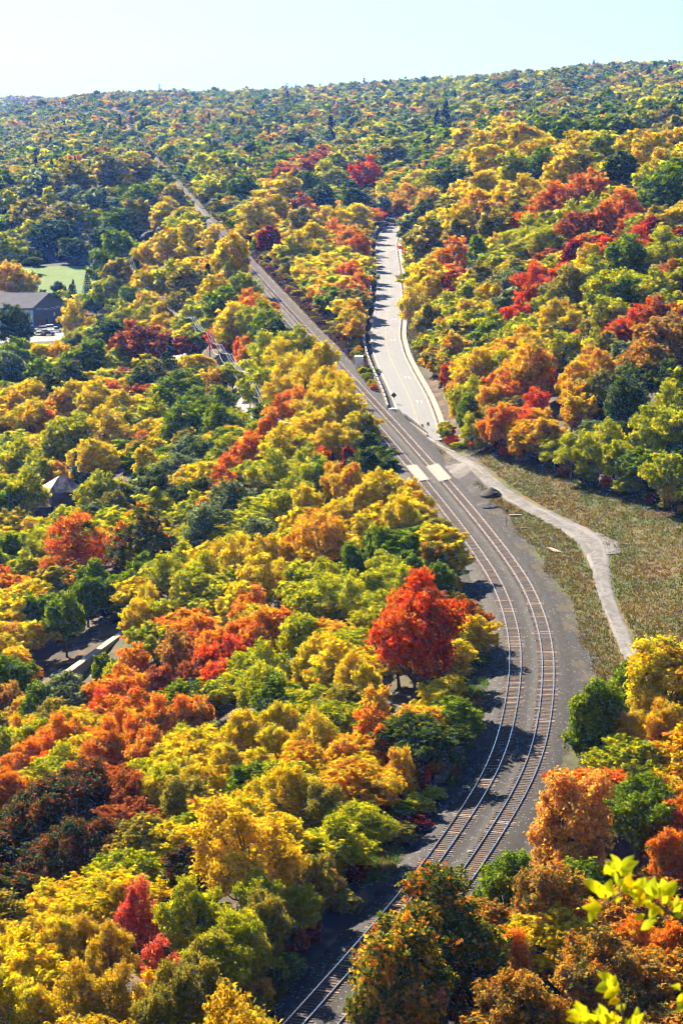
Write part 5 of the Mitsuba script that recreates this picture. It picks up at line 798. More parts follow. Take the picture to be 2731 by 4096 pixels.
# woodland between them: x,y,height,radius,leaves,form,detail,model
FOREST = """-68.1,701.5,13.9,5.7,D,low,c,0;-70.1,770.5,14.8,6.3,G,low,c,1;-58.8,788.5,15.1,6.4,L,broad,c,0;-20.3,589.0,12.4,4.8,G,broad,c,1;-76.3,649.0,13.3,5.3,G,low,c,0;-84.6,631.0,13.0,5.2,G,broad,c,1;-78.7,590.5,12.5,4.8,Y,tall,c,1;-86.6,581.5,12.4,4.8,Y,broad,c,0;-67.7,497.5,11.3,4.1,L,broad,b,0;-41.6,481.0,11.0,4.0,Y,tall,b,0;-30.8,473.5,10.9,3.9,S,low,b,0;-35.2,458.5,10.7,3.8,S,tall,b,1;-1.7,452.5,10.6,3.7,Y,broad,b,0;-11.9,439.0,10.5,3.6,Y,tall,b,1;-14.6,419.5,10.2,3.5,L,low,b,1;-10.2,388.0,9.8,3.2,L,low,b,0;-69.5,466.0,10.9,3.9,G,tall,b,0;37.3,599.5,12.5,4.9,B,low,c,0;35.1,460.0,10.7,3.8,O,tall,b,1;32.8,446.5,10.5,3.7,O,broad,b,1;51.5,445.0,10.5,3.6,YO,low,b,1;44.5,398.5,9.9,3.3,L,sparse,b,0;-13.4,373.0,9.6,3.1,S,low,b,0;-9.3,341.5,9.2,2.8,Y,sparse,b,0;-27.4,379.0,9.7,3.1,L,sparse,b,1;-42.5,380.5,9.7,3.2,G,broad,b,1;-23.6,328.0,9.0,2.7,O,tall,b,1;-28.0,304.0,8.7,2.6,O,tall,b,1;-43.8,298.0,8.6,2.6,YO,tall,b,0;-41.0,295.0,8.6,2.6,L,tall,b,0;-44.6,293.5,8.6,2.6,L,tall,b,0;-147.6,1126.0,18.6,8.5,S,broad,d,1;-98.6,1181.5,19.2,8.9,B,low,d,1;-140.0,1033.0,16.3,7.8,K,conifer,c,0;-64.8,1118.5,12.9,8.5,L,broad,d,0;-72.2,1210.0,19.6,9.1,L,sparse,d,0;-44.5,1043.5,17.5,7.9,G,broad,c,0;-25.3,1028.5,17.3,7.8,Y,broad,c,1;-2.0,1145.5,18.8,8.6,L,tall,d,0;-27.3,929.5,16.1,7.0,Y,broad,c,0;39.7,1270.0,20.3,9.6,S,broad,d,1;72.0,1000.0,16.9,7.5,Y,broad,c,0;85.7,973.0,16.6,7.3,G,broad,c,0;135.5,1022.5,17.2,7.7,L,broad,c,1;97.7,686.5,13.0,5.2,Y,low,c,1;44.0,985.0,16.8,7.4,G,low,c,0;37.4,937.0,16.2,7.1,L,sparse,c,0;64.9,743.5,13.8,5.6,G,broad,c,1;73.4,703.0,13.3,5.3,B,broad,c,0;93.9,646.0,12.6,4.9,G,broad,c,0;73.1,662.5,12.8,5.0,O,broad,c,1;69.2,649.0,12.6,4.9,OB,broad,c,0;70.4,605.5,12.1,4.6,OR,broad,c,0;50.1,673.0,12.9,5.1,B,low,c,1;28.2,1019.5,14.7,7.7,YO,broad,c,1;28.9,686.5,13.1,5.2,Y,sparse,c,0;-123.9,886.0,15.6,6.8,Y,low,c,0;-64.1,670.0,13.0,5.1,OB,broad,c,1;-62.8,752.5,14.0,5.7,Y,low,c,1;-42.6,683.5,13.1,5.2,L,broad,c,1;-31.1,623.5,12.4,4.8,Y,sparse,c,0;-19.4,545.5,11.4,4.2,L,broad,c,0;-19.8,526.0,11.2,4.0,L,broad,c,1;-98.0,688.0,13.2,5.3,G,broad,c,1;-72.9,575.5,11.8,4.4,YO,low,c,1;-52.9,530.5,11.3,4.1,Y,sparse,c,1;-45.8,544.0,11.4,4.2,L,broad,c,1;-33.2,565.0,11.7,4.3,YO,sparse,c,0;-38.3,469.0,10.5,3.6,L,sparse,b,1;-27.6,467.5,10.5,3.6,D,low,b,0;-8.8,479.5,10.6,3.7,O,tall,b,0;-20.9,440.5,10.1,3.4,OR,low,b,0;-23.4,430.0,10.0,3.3,OR,broad,b,0;-1.6,425.5,9.9,3.3,Y,broad,b,0;0.9,457.0,13.9,4.2,Y,sparse,b,1;5.4,397.0,9.6,3.1,D,tall,b,1;1.5,385.0,9.4,3.0,YO,low,b,1;2.2,365.5,9.2,2.8,Y,tall,b,1;26.2,620.5,12.3,4.7,Y,broad,c,1;27.2,577.0,11.8,4.4,L,sparse,c,0;22.6,574.0,11.7,4.4,B,low,c,1;32.1,556.0,11.5,4.2,Y,low,c,0;38.1,568.0,11.6,4.3,Y,low,c,1;40.1,550.0,11.4,4.2,S,tall,c,1;41.7,529.0,11.2,4.0,R,broad,c,0;50.6,527.5,11.1,4.0,L,low,c,0;50.7,497.5,10.8,3.8,Y,tall,b,0;67.7,460.0,10.3,3.5,BO,tall,b,0;62.1,428.5,9.9,3.3,D,broad,b,0;35.5,527.5,11.2,4.0,L,broad,c,1;33.0,520.0,11.1,4.0,G,tall,c,1;41.0,484.0,10.6,3.7,Y,broad,b,0;52.0,478.0,10.5,3.7,B,broad,b,0;53.6,467.5,10.4,3.6,L,broad,b,1;33.2,478.0,10.6,3.7,L,sparse,b,0;49.2,451.0,10.2,3.5,YO,broad,b,1;44.1,430.0,10.0,3.3,YO,tall,b,0;29.7,445.0,10.1,3.4,YO,sparse,b,1;25.1,463.0,10.4,3.6,YO,tall,b,0;26.0,473.5,10.5,3.6,BO,low,b,0;48.2,394.0,9.5,3.0,L,tall,b,1;-31.1,373.0,9.3,2.9,L,low,b,1;-28.9,346.0,9.0,2.7,L,tall,b,0;-34.7,380.5,9.4,3.0,G,tall,b,0;-20.3,302.5,8.4,2.6,OB,tall,b,1;-2.2,332.5,8.8,2.7,L,tall,b,0;-30.8,311.5,8.5,2.6,O,tall,b,1;-25.4,305.5,8.5,2.6,OB,tall,b,1;-34.5,320.5,8.7,2.6,G,tall,b,1;-54.7,353.5,9.1,2.8,Y,tall,b,0;-41.5,281.5,8.2,2.5,O,tall,b,0;2.0,335.5,8.8,2.7,G,tall,b,1;10.9,317.5,8.6,2.6,G,tall,b,1;3.4,265.0,7.9,2.1,Y,tall,b,0;3.4,247.0,7.7,2.0,O,tall,b,0;3.8,254.5,7.8,2.0,YO,tall,b,0;-15.3,173.5,6.8,1.7,YO,tall,b,1;-9.3,182.5,6.9,1.8,R,tall,b,0;-131.5,1097.5,17.3,7.8,S,tall,c,1;-144.7,1037.5,9.2,7.4,D,tall,c,1;-137.2,1058.5,16.9,7.5,B,tall,c,1;-0.7,883.0,14.8,6.2,Y,sparse,c,1;26.5,1160.5,18.0,8.2,B,broad,d,0;90.7,854.5,14.4,6.0,D,broad,c,0;194.6,1420.0,20.9,10.0,L,sparse,d,1;131.2,899.5,14.9,6.3,B,low,c,1;63.6,629.5,11.8,4.5,L,broad,c,0;36.3,703.0,12.7,5.0,B,low,c,1;5.2,896.5,15.0,6.3,Y,tall,c,1;-91.9,848.5,10.1,6.0,G,broad,c,0;-72.1,743.5,13.3,5.3,L,broad,c,1;-52.2,725.5,13.0,5.2,B,low,c,0;-45.8,682.0,10.7,4.9,L,broad,c,1;-34.6,709.0,12.8,5.0,L,sparse,c,1;-17.1,577.0,11.3,4.1,D,broad,c,0;-90.2,679.0,12.5,4.9,Y,tall,c,1;-84.6,676.0,12.5,4.8,YO,sparse,c,0;-74.1,559.0,11.1,4.0,O,sparse,c,0;-46.9,458.5,10.0,3.3,L,broad,b,0;9.7,365.5,8.9,2.7,Y,tall,b,1;46.2,547.0,10.9,3.9,R,low,c,0;64.5,479.5,10.1,3.4,R,broad,b,1;21.8,565.0,6.1,4.0,L,low,c,0;23.7,521.5,9.1,3.7,BO,broad,c,1;27.2,476.5,10.1,3.4,Y,sparse,b,1;45.8,398.5,5.1,2.9,L,sparse,b,0;50.1,389.5,3.7,2.8,L,shrub,b,1;-52.1,397.0,9.3,2.9,O,tall,b,1;-57.0,425.5,9.6,3.1,L,tall,b,1;-21.9,332.5,8.5,2.6,O,tall,b,1;-15.9,262.0,7.7,2.0,S,tall,b,1;-79.1,1001.5,15.4,6.6,Y,tall,c,1;-75.4,1030.0,15.7,6.8,B,tall,c,1;-115.4,1054.0,15.9,6.9,L,broad,c,1;-27.8,1129.0,16.7,7.4,OB,low,d,1;-8.4,989.5,15.2,6.5,D,broad,c,0;-38.9,910.0,14.4,6.0,L,sparse,c,1;-3.1,836.5,13.6,5.5,O,broad,c,1;-17.0,775.0,12.9,5.1,L,broad,c,1;11.1,1084.5,19.9,7.1,R,broad,c,0;19.8,1226.5,17.7,8.0,G,low,d,0;6.7,1166.5,17.1,7.6,B,low,d,1;59.6,1123.0,16.6,7.3,Y,broad,d,0;48.2,875.5,14.0,5.7,Y,broad,c,1;155.7,1193.5,17.3,7.8,L,tall,d,0;51.4,719.5,12.3,4.7,Y,sparse,c,0;62.2,752.5,12.6,4.9,G,tall,c,0;32.9,862.0,13.8,5.7,YO,sparse,c,0;32.5,1036.0,15.7,6.8,Y,tall,c,1;30.5,841.0,13.6,5.5,D,broad,c,0;25.7,860.5,13.8,5.7,S,tall,c,1;62.0,563.5,10.6,3.7,Y,broad,c,1;3.1,812.5,13.3,5.3,O,tall,c,1;5.7,988.0,15.2,6.5,D,low,c,0;-65.2,739.0,12.6,4.9,L,sparse,c,1;-56.5,727.0,12.4,4.8,Y,low,c,1;-65.0,649.0,11.6,4.3,L,low,c,1;-51.5,614.5,11.2,4.1,B,broad,c,1;-54.2,604.0,11.1,4.0,D,broad,c,1;-28.0,538.0,10.4,3.6,G,tall,c,1;-45.5,505.0,10.1,3.4,O,sparse,b,1;-1.1,394.0,8.9,2.7,YO,tall,b,1;-1.5,476.5,9.7,3.2,Y,broad,b,0;1.8,452.5,10.9,3.3,Y,tall,b,0;4.2,431.5,10.6,3.2,B,tall,b,1;5.3,416.5,9.1,2.8,D,tall,b,0;31.3,616.0,11.2,4.1,M,low,c,0;33.3,589.0,10.9,3.9,L,tall,c,0;54.9,463.0,9.6,3.1,B,broad,b,0;26.4,526.0,10.3,3.5,YO,low,c,0;41.6,469.0,9.6,3.1,O,tall,b,1;37.8,434.5,9.3,2.9,R,tall,b,0;25.5,451.0,9.5,3.0,G,broad,b,0;28.9,431.5,7.9,2.9,O,broad,b,1;56.4,376.0,8.7,2.6,Y,tall,b,1;25.5,437.5,7.9,2.9,L,sparse,b,0;-57.5,416.5,9.1,2.8,L,tall,b,0;-62.6,424.0,9.2,2.9,G,tall,b,1;-27.0,395.5,8.9,2.7,L,tall,b,0;-17.6,277.0,7.6,2.0,O,tall,b,1;-53.1,352.0,8.4,2.6,YO,tall,b,0;-37.8,277.0,7.6,2.0,R,tall,b,1;13.8,326.5,8.1,2.5,GO,tall,b,1;14.5,314.5,8.0,2.4,G,tall,b,0;4.8,239.5,7.2,1.8,OR,tall,b,1;-110.3,1150.0,16.0,7.0,Y,low,d,0;-140.7,1103.5,15.5,6.7,L,sparse,d,1;-76.7,1007.5,14.6,6.1,Y,sparse,c,1;-87.7,988.0,12.3,6.0,L,tall,c,1;-156.5,1066.0,15.2,6.5,G,broad,c,1;-85.2,1285.0,17.3,7.8,B,broad,d,0;-63.4,1240.0,16.9,7.5,G,tall,d,0;-78.3,1232.5,11.8,7.5,G,tall,d,1;-20.3,1195.0,16.4,7.2,OB,low,d,1;-47.3,974.5,7.8,5.9,G,low,c,0;-25.8,823.0,12.8,5.0,M,broad,c,0;-30.0,851.5,7.2,5.2,G,tall,c,0;-13.8,1333.0,17.8,8.0,S,low,d,1;-12.0,1423.0,18.7,8.6,S,low,d,1;100.2,1471.0,19.1,8.8,G,low,d,0;86.4,649.0,11.0,3.9,L,broad,c,1;65.7,568.0,10.2,3.5,R,sparse,c,0;24.1,1009.0,10.2,6.1,YO,tall,c,1;44.2,641.5,10.9,3.9,Y,broad,c,1;47.0,638.5,10.9,3.9,L,sparse,c,1;58.8,580.0,10.3,3.5,M,tall,c,1;76.8,566.5,10.2,3.4,M,broad,c,1;-47.0,619.0,15.9,3.8,K,conifer,c,0;-29.3,680.5,13.0,4.1,L,low,c,0;-25.5,650.5,11.1,4.0,O,sparse,c,0;-61.2,592.0,10.5,3.6,OR,tall,c,1;-42.0,469.0,9.3,2.9,D,tall,b,0;-15.0,469.0,9.3,2.9,O,tall,b,0;-63.4,497.5,8.1,3.1,YO,low,b,1;2.5,422.5,8.8,2.7,Y,tall,b,0;34.9,607.0,10.6,3.7,Y,broad,c,0;74.4,511.0,9.6,3.1,OB,broad,b,0;61.6,478.0,9.3,2.9,R,broad,b,1;37.3,509.5,9.7,3.1,L,broad,b,0;40.0,500.5,9.6,3.1,YO,broad,b,1;35.6,422.5,8.8,2.7,R,tall,b,0;26.4,454.0,9.1,2.8,Y,tall,b,0;38.0,421.0,8.8,2.7,YO,tall,b,0;55.9,377.5,5.9,2.3,Y,broad,b,1;-32.9,317.5,7.8,2.0,L,tall,b,1;33.5,260.5,8.3,2.1,G,tall,b,0;-15.1,179.5,7.7,2.0,P,sparse,b,1;-91.2,1165.0,15.2,6.5,G,low,d,0;-155.1,1117.0,14.7,6.2,S,low,d,1;-162.6,1109.5,14.7,6.2,L,low,d,0;-106.5,1066.0,14.3,5.9,S,broad,c,1;-88.8,1099.0,14.6,6.1,L,tall,c,0;-16.6,974.5,13.4,5.4,OB,broad,c,0;60.1,1324.0,27.8,7.3,K,conifer,d,1;50.0,662.5,10.6,3.7,R,tall,c,1;11.8,952.0,9.3,5.3,O,sparse,c,0;6.1,790.0,11.8,4.4,OR,broad,c,1;-84.8,716.5,11.1,4.0,L,low,c,0;-56.0,580.0,9.9,3.3,OB,tall,c,0;2.1,715.0,11.1,4.0,OR,low,c,0;1.9,664.0,10.6,3.7,YO,broad,c,1;3.8,659.5,10.6,3.7,O,tall,c,0;0.7,460.0,8.8,2.7,Y,tall,b,1;23.6,521.5,9.3,2.9,L,low,c,1;-9.0,304.0,7.4,1.9,YO,tall,b,1;-11.7,305.5,7.4,1.9,OB,tall,b,0;-24.4,296.5,7.3,1.9,M,tall,b,0;6.1,292.0,7.3,1.9,OB,tall,b,0;6.5,232.0,6.7,1.7,YO,tall,b,1;7.0,235.0,2.7,1.4,YO,shrub,b,0;-110.4,1060.0,21.2,5.3,K,conifer,c,1;-78.9,1066.0,13.4,5.4,Y,broad,c,1;-44.0,962.5,5.0,4.9,G,low,c,1;-6.5,1403.5,26.9,7.0,K,conifer,d,0;180.4,1514.5,17.0,7.6,S,low,d,0;69.5,640.0,9.8,3.2,L,broad,c,1;35.0,763.0,10.9,3.9,G,tall,c,1;13.9,970.0,6.9,4.9,R,broad,c,0;19.6,1030.0,13.1,5.2,L,sparse,c,1;-92.6,847.0,9.9,4.3,G,broad,c,0;-23.2,589.0,9.5,3.0,O,low,c,0;-23.6,497.5,8.7,2.6,L,tall,b,0;5.3,692.5,10.3,3.5,O,broad,c,0;3.4,620.5,9.7,3.2,YO,low,c,1;2.4,625.0,9.8,3.2,Y,sparse,c,0;40.4,532.0,9.0,2.7,M,tall,c,0;1.2,241.0,6.6,1.7,YO,tall,b,0;-45.4,1457.5,15.4,6.6,OB,tall,d,1;55.7,1337.5,23.5,6.0,K,conifer,d,1;18.0,992.5,11.9,4.5,Y,broad,c,0;-24.4,577.0,8.9,2.7,O,tall,c,0;-21.2,581.5,8.9,2.7,D,tall,c,0;-85.4,679.0,9.7,3.1,R,sparse,c,0;-3.6,418.0,7.7,2.0,R,tall,b,0;3.4,593.5,7.6,2.7,YO,low,c,0;1.6,412.0,7.7,2.0,M,tall,b,0;24.5,508.0,8.4,2.5,R,tall,b,0;41.5,457.0,8.0,2.1,R,tall,b,0;32.8,422.5,7.7,2.0,YO,tall,b,0;-48.1,1304.5,13.2,5.3,M,tall,d,0;-135.6,998.5,4.5,4.1,D,shrub,c,1;-109.2,880.0,12.0,3.6,D,tall,c,1;-102.0,862.0,12.7,3.5,K,conifer,c,0;-97.1,866.5,15.0,3.5,K,conifer,c,0;-27.5,623.5,8.7,2.6,R,tall,c,0;-26.3,595.0,8.5,2.6,R,tall,c,1;-59.0,497.5,10.0,2.1,K,conifer,b,1;23.8,724.0,9.4,2.9,L,broad,c,1;-77.9,829.0,9.4,3.0,M,broad,c,0;-127.2,886.0,12.2,2.7,C,column,c,0;3.7,631.0,5.4,1.9,R,tall,c,0;21.4,562.0,7.3,1.9,R,tall,c,0;-130.6,890.5,15.5,2.5,C,column,c,0;-27.2,187.0,8.5,2.6,Y,tall,b,0;-7.8,184.0,5.4,2.0,L,tall,b,0;-9.1,181.0,7.7,2.0,L,tall,b,0;-34.2,718.0,20.7,6.5,Y,broad,c,0;-3.2,479.5,11.8,4.4,Y,broad,b,1;111.8,766.0,14.7,6.2,Y,low,c,0"""

# ------------------------------------------------------------------ trees
PAL = {  # base colours of the leaves (linear) with their shares; a cluster of leaves takes one of them
    'Y': [((.68, .52, .005), 6), ((.64, .42, .005), 2), ((.56, .52, .010), 2), ((.36, .38, .012), 1.2), ((.62, .30, .008), .8)],
    'L': [((.42, .42, .005), 5), ((.23, .30, .007), 3), ((.62, .52, .005), 2)],
    'G': [((.135, .215, .005), 5), ((.25, .31, .006), 3), ((.09, .15, .012), 2)],
    'D': [((.070, .115, .016), 5), ((.115, .15, .018), 3), ((.17, .15, .015), 1)],
    'S': [((.175, .225, .070), 5), ((.24, .28, .09), 3), ((.10, .14, .04), 2)],
    'B': [((.30, .26, .022), 5), ((.20, .21, .022), 3), ((.40, .28, .022), 2)],
    'O': [((.62, .44, .010), 1), ((.22, .24, .012), .7), ((.66, .235, .012), 5), ((.64, .15, .012), 2), ((.66, .34, .012), 2)],
    'OR': [((.62, .36, .010), .9), ((.20, .18, .012), .6), ((.66, .19, .008), 5), ((.64, .26, .008), 3), ((.60, .11, .008), 2)],
    'R': [((.62, .22, .012), .8), ((.16, .13, .012), .5), ((.64, .088, .007), 5), ((.66, .15, .008), 3), ((.54, .05, .007), 2)],
    'M': [((.30, .028, .010), 5), ((.38, .05, .012), 2), ((.12, .03, .012), 2)],
    'OB': [((.38, .100, .014), 5), ((.28, .10, .018), 3), ((.46, .15, .018), 2)],
    'BO': [((.48, .26, .020), 5), ((.27, .19, .03), 3), ((.50, .20, .02), 2), ((.14, .14, .03), 2)],
    'YO': [((.66, .44, .006), 5), ((.62, .24, .014), 3), ((.50, .42, .012), 2)],
    'GO': [((.12, .15, .014), 4), ((.52, .33, .012), 3), ((.58, .18, .012), 2), ((.07, .11, .014), 3)],
    'GO2': [((.060, .080, .020), 5), ((.28, .075, .014), 3), ((.12, .05, .014), 2), ((.10, .12, .03), 2)],
    'YB': [((.58, .41, .012), 5), ((.48, .30, .014), 3), ((.38, .33, .02), 2)],
    'P': [((.62, .115, .060), 5), ((.60, .19, .05), 3), ((.50, .05, .03), 2)],
    'PO': [((.68, .37, .060), 5), ((.66, .28, .05), 3), ((.58, .40, .05), 2)],
    'K': [((.020, .042, .026), 5), ((.034, .058, .030), 3)],
    'C': [((.022, .038, .026), 5), ((.030, .050, .030), 3)],
    'W': [((.085, .048, .036), 5), ((.13, .078, .036), 3), ((.075, .07, .020), 2)],
    'YS': [((.68, .48, .010), 6), ((.60, .38, .010), 2)],
}
CR, CH = 5.0, 14.0                                             # the size trees are modelled at

def leaves_mesh(cent, nrm, size, g, rhomb=True):
    n = len(cent); a = np.cross(nrm, g.normal(size=(n, 3))); a /= np.linalg.norm(a, axis=1, keepdims=True) + 1e-9; b = np.cross(nrm, a)
    s = (size * g.uniform(.65, 1.3, n))[:, None]
    if rhomb:
        fold = nrm * s * .22
        v = np.stack([cent - a * s * .62, cent + b * s * .42 + fold, cent + a * s * .62, cent - b * s * .42 + fold], 1).reshape(-1, 3); k = np.arange(n)[:, None] * 4
        f = np.vstack([k + [0, 2, 1], k + [0, 3, 2]])
    else:
        v = np.stack([cent - a * s * .6 - b * s * .35, cent + a * s * .6 - b * s * .35, cent + b * s * .7], 1).reshape(-1, 3); f = np.arange(3 * n).reshape(-1, 3)
    return trimesh.Trimesh(v, f, process=False)

def colours(pal, which, n, g, jitter=.24):
    """which: a cluster number for every leaf"""
    cs = np.array([c for c, _ in PAL[pal]]); w = np.array([x for _, x in PAL[pal]], float)
    k = g.choice(len(cs), which.max() + 1, p=w / w.sum())
    stray = g.random(n) < .18; kk = np.where(stray, g.choice(len(cs), n, p=w / w.sum()), k[which])
    return np.clip(cs[kk] * (1 + g.normal(0, jitter, (n, 1))) * (1 + g.normal(0, .10, (which.max() + 1, 1)))[which], .004, .9)

def broad(seed, nclus, per, leaf, form='broad', rhomb=True):
    lod_fine = nclus > 900
    g = np.random.default_rng(seed); lobes = []
    a, b, zc = {'broad': (5.0, 6.0, 7.9), 'tall': (4.5, 6.5, 7.4), 'low': (5.4, 5.0, 8.3), 'sparse': (5.0, 5.9, 8.0), 'shrub': (5.0, 6.4, 6.6)}[form]
    nl = {'broad': 58, 'tall': 54, 'low': 58, 'sparse': 44, 'shrub': 30}[form]
    lumps = g.normal(size=(6, 3)); lumps[:, 2] = np.abs(lumps[:, 2]) * .8; lumps /= np.linalg.norm(lumps, axis=1, keepdims=True)   # the big limbs push the crown out
    tries = 0
    while len(lobes) < nl:                                       # boughs fill an uneven envelope
        tries += 1
        d = g.normal(size=3); d /= np.linalg.norm(d)
        if d[2] < -.75: continue
        wob = .70 + .22 * meshkit.noise(d * 1.9 + seed % 97, seed % 31) + .30 * np.max(np.clip((lumps @ d - .72) / .28, 0, 1))
        q = np.array([a * d[0], a * d[1], b * d[2]]) * wob * g.uniform(.55, .95); q[:2] *= 1 - .16 * q[2] / b; q[2] += zc
        r = (.6 + 1.25 * g.random() ** 1.6) * (1.1 if form == 'shrub' else 1) * (.8 if form == 'sparse' else 1)
        if all(np.linalg.norm(q - p) > .48 * (r + s) for p, s in lobes) or tries > 900: lobes.append((q, r))
    P = np.array([q for q, _ in lobes]); R = np.array([r for _, r in lobes])
    li = g.choice(nl, nclus, p=R ** 2 / (R ** 2).sum())
    d = g.normal(size=(nclus, 3)); d[:, 2] = np.abs(d[:, 2]) * 1.25 - .5; d /= np.linalg.norm(d, axis=1, keepdims=True)
    C = P[li] + d * (R[li] * g.uniform(.4, 1.15, nclus))[:, None]
    inside = (np.linalg.norm((C[:, None] - P[None]) / R[None, :, None], axis=2) < .5).any(1) & (g.random(nclus) < .7)
    C, li, d = C[~inside], li[~inside], d[~inside]; n = len(C)
    which = np.repeat(np.arange(n), per); sp = .17 if lod_fine else .27   # each cluster is a spray of leaves along a twig that points out and up
    tw = d * .8 + [0, 0, .45] + g.normal(size=(n, 3)) * .45; tw /= np.linalg.norm(tw, axis=1, keepdims=True)
    tt = g.uniform(-.6, .6, n * per) * np.repeat(g.uniform(.5, 1.35, n), per)
    cent = C[which] + tw[which] * tt[:, None] + np.clip(g.normal(size=(n * per, 3)), -1.9, 1.9) * sp
    out = cent - np.array([0, 0, zc - 2]); out /= np.linalg.norm(out, axis=1, keepdims=True)
    loc = cent - P[li][which]; loc /= np.linalg.norm(loc, axis=1, keepdims=True) + 1e-9
    nrm = .30 * out + .35 * loc + [0, 0, .35] + g.normal(size=cent.shape) * .75; nrm /= np.linalg.norm(nrm, axis=1, keepdims=True)
    col = (li * 5 + g.integers(0, 5, n))[which]
    # trunk and limbs
    tr = []
    base = np.array([0, 0, -.6]); fork = np.array([g.normal(0, .15), g.normal(0, .15), (2.6 if form != 'shrub' else .6)])
    tr.append(tube([base, [0, 0, .8], fork], [.36, .27, .22], 7)); top = fork + [g.normal(0, .3), g.normal(0, .3), 6.2]
    tr.append(tube([fork, (fork + top) / 2 + g.normal(0, .15, 3), top], [.21, .15, .06], 6))
    for q, r in lobes[:30]:
        s = np.clip((q[2] - 4) / 9, 0.0, .8); st = fork + (top - fork) * s * g.uniform(.4, .9); mid = st * .45 + q * .55 - [0, 0, .35]
        tr.append(tube([st, mid, q], [.11, .07, .025], 5, cap=False))
        if form == 'sparse':
            for _ in range(4): e = q + g.normal(size=3) * r * .7; tr.append(tube([mid * .3 + q * .7, e], [.035, .012], 3, cap=False))
    return leaves_mesh(cent, nrm, leaf, g, rhomb), col, cat(tr)

def conifer(seed, n, leaf, column=False):
    g = np.random.default_rng(seed); z = 1.0 + 12.9 * g.random(n) ** (1.25 if not column else 1.0); th = g.integers(0, 9, n) * .7 + np.floor(z / .75) * 1.3 + g.normal(0, .16 if not column else 1, n)
    prof = (1 - z / 14.2) ** .85 * 5.2 if not column else 4.8 * np.sqrt(np.clip(1 - ((z - 6.0) / 8.1) ** 2, .02, 1))
    rr = prof * g.uniform(.15 if not column else .7, 1, n) ** .6; tier = .75 * np.round(z / .75)
    zz = (tier if not column else z) - rr * .16 + g.normal(0, .10, n)
    cent = np.stack([rr * np.cos(th), rr * np.sin(th), np.maximum(zz, .4)], 1); nrm = np.stack([np.cos(th) * .5, np.sin(th) * .5, np.ones(n)], 1) + g.normal(size=(n, 3)) * .5; nrm /= np.linalg.norm(nrm, axis=1, keepdims=True)
    return leaves_mesh(cent, nrm, leaf, g), (np.floor(z / .75) * 9 + np.floor(th * 1.4) % 9).astype(int) % 160, tube([(0, 0, -.6), (0, 0, 7), (0, 0, 13.6)], [.3, .2, .03], 6)

LOD = {'a': (2700, 9, .36, True), 'b': (1150, 8, .52, True), 'c': (430, 8, .82, False), 'd': (112, 6, 1.65, False), 'e': (60, 5, 2.5, False)}
_groups, _shapes = {}, {}
def tree_shape(form, lod, var):
    if (form, lod, var) not in _shapes:
        nc, per, leaf, rh = LOD[lod]; seed = sum(ord(ch) * (i + 7) for i, ch in enumerate(form)) + 1000 * var + 17
        if form in ('conifer', 'column'): m, which, tr = conifer(seed, nc * per // 3, leaf * .85, form == 'column')
        else: m, which, tr = broad(seed, int(nc * (.62 if form == 'sparse' else 1)), per, leaf * (.82 if form == 'sparse' else 1), form, rh)
        _shapes[form, lod, var] = m, which, mikit.ply(tr, 'm_bark')
    return _shapes[form, lod, var]
def tree_group(pal, form, lod, var):
    if lod < 'd': var = sum(map(ord, pal + form)) % 3
    key = 'model_%s_%s_%s_%d' % (pal.lower(), form, lod, var)
    if key not in _groups:
        m, which, tr = tree_shape(form, lod, var)
        c = colours(pal, which, len(which), np.random.default_rng(sum(map(ord, key)))); c = np.repeat(c, len(m.vertices) // len(c), 0)
        scene[key] = {'type': 'shapegroup', 'crown': mikit.ply(m, 'm_leaf', color=c), **({'trunk': tr} if lod < 'd' else {})}
        _groups[key] = len(m.faces)
    return {'type': 'ref', 'id': key}
TRIS = 0
def plant(key, x, y, h, r, pal, form, lod, var, rot, z=None):
    global TRIS
    g = tree_group(pal, form, lod, var); TRIS += _groups[g['id']]
    scene[key] = {'type': 'instance', 'group': g, 'to_world': place(x, y, z, rot, r / CR, r / CR, h / CH)}

NVAR = {'a': 3, 'b': 3, 'c': 3, 'd': 3, 'e': 2}
for line in TREES.strip().split('\n'):
    name, x, y, h, r, pal, form, lod, var, rot, cat_, group, label = line.split('|')
    k = numbered(name); plant(k, float(x), float(y), float(h), float(r), pal, form, lod, int(var), float(rot)); lab(k, label, cat_, group)

rng = np.random.default_rng(5)
n_stuff = 0
for row in FOREST.strip().split(';'):
    x, y, h, r, pal, form, lod, var = row.split(','); n_stuff += 1
    plant('forest__%03d' % n_stuff, float(x), float(y), float(h), float(r), pal, form, lod, int(var), rng.uniform(0, 360))

def open_ground(x, y):
    """True where no tree stands: tracks, meadow, road, yard, lawn, house, valley road"""
    u = x - track_x(y); no = (u > np.where(y > 1200, -6.5, np.where((y < 850) & (y > 350), -7, -5.2))) & (u < np.where(y < 480, 11, np.where(y < 850, 13, np.where(y < 1200, 8.5, 10.0))))
    no |= (u > 5) & (x < np.interp(y, TOE[:, 0], TOE[:, 1]) + 1) & (y > 205) & (y < 470)
    no |= (np.abs(x - road_x(np.clip(y, 440, 1140))) < 8.5) & (y > 440) & (y < 1000)
    for px, py, rx_, ry_, *_ in PADS: no |= ((x - px) / rx_) ** 2 + ((y - py) / ry_) ** 2 < 1.0
    v = np.array(VROAD); no |= (np.abs(x - np.interp(y, v[:, 1], v[:, 0])) < 4.2) & (y > 642) & (y < 662)
    no |= (np.abs(x + 39) < 5) & (y > 336) & (y < 369)
    no |= (x > -120) & (x < -84) & (y > 700) & (y < 780)             # clearings by the yard, the old house, the concrete wall and under the wires
    no |= (x > -70) & (x < -52) & (y > 452) & (y < 484)
    no |= (x > -48) & (x < -30) & (y > 320) & (y < 368)
    no |= (np.abs(x - np.interp(y, [507, 739], [-18.7, -58])) < 1.5) & (y > 495) & (y < 690)
    return no
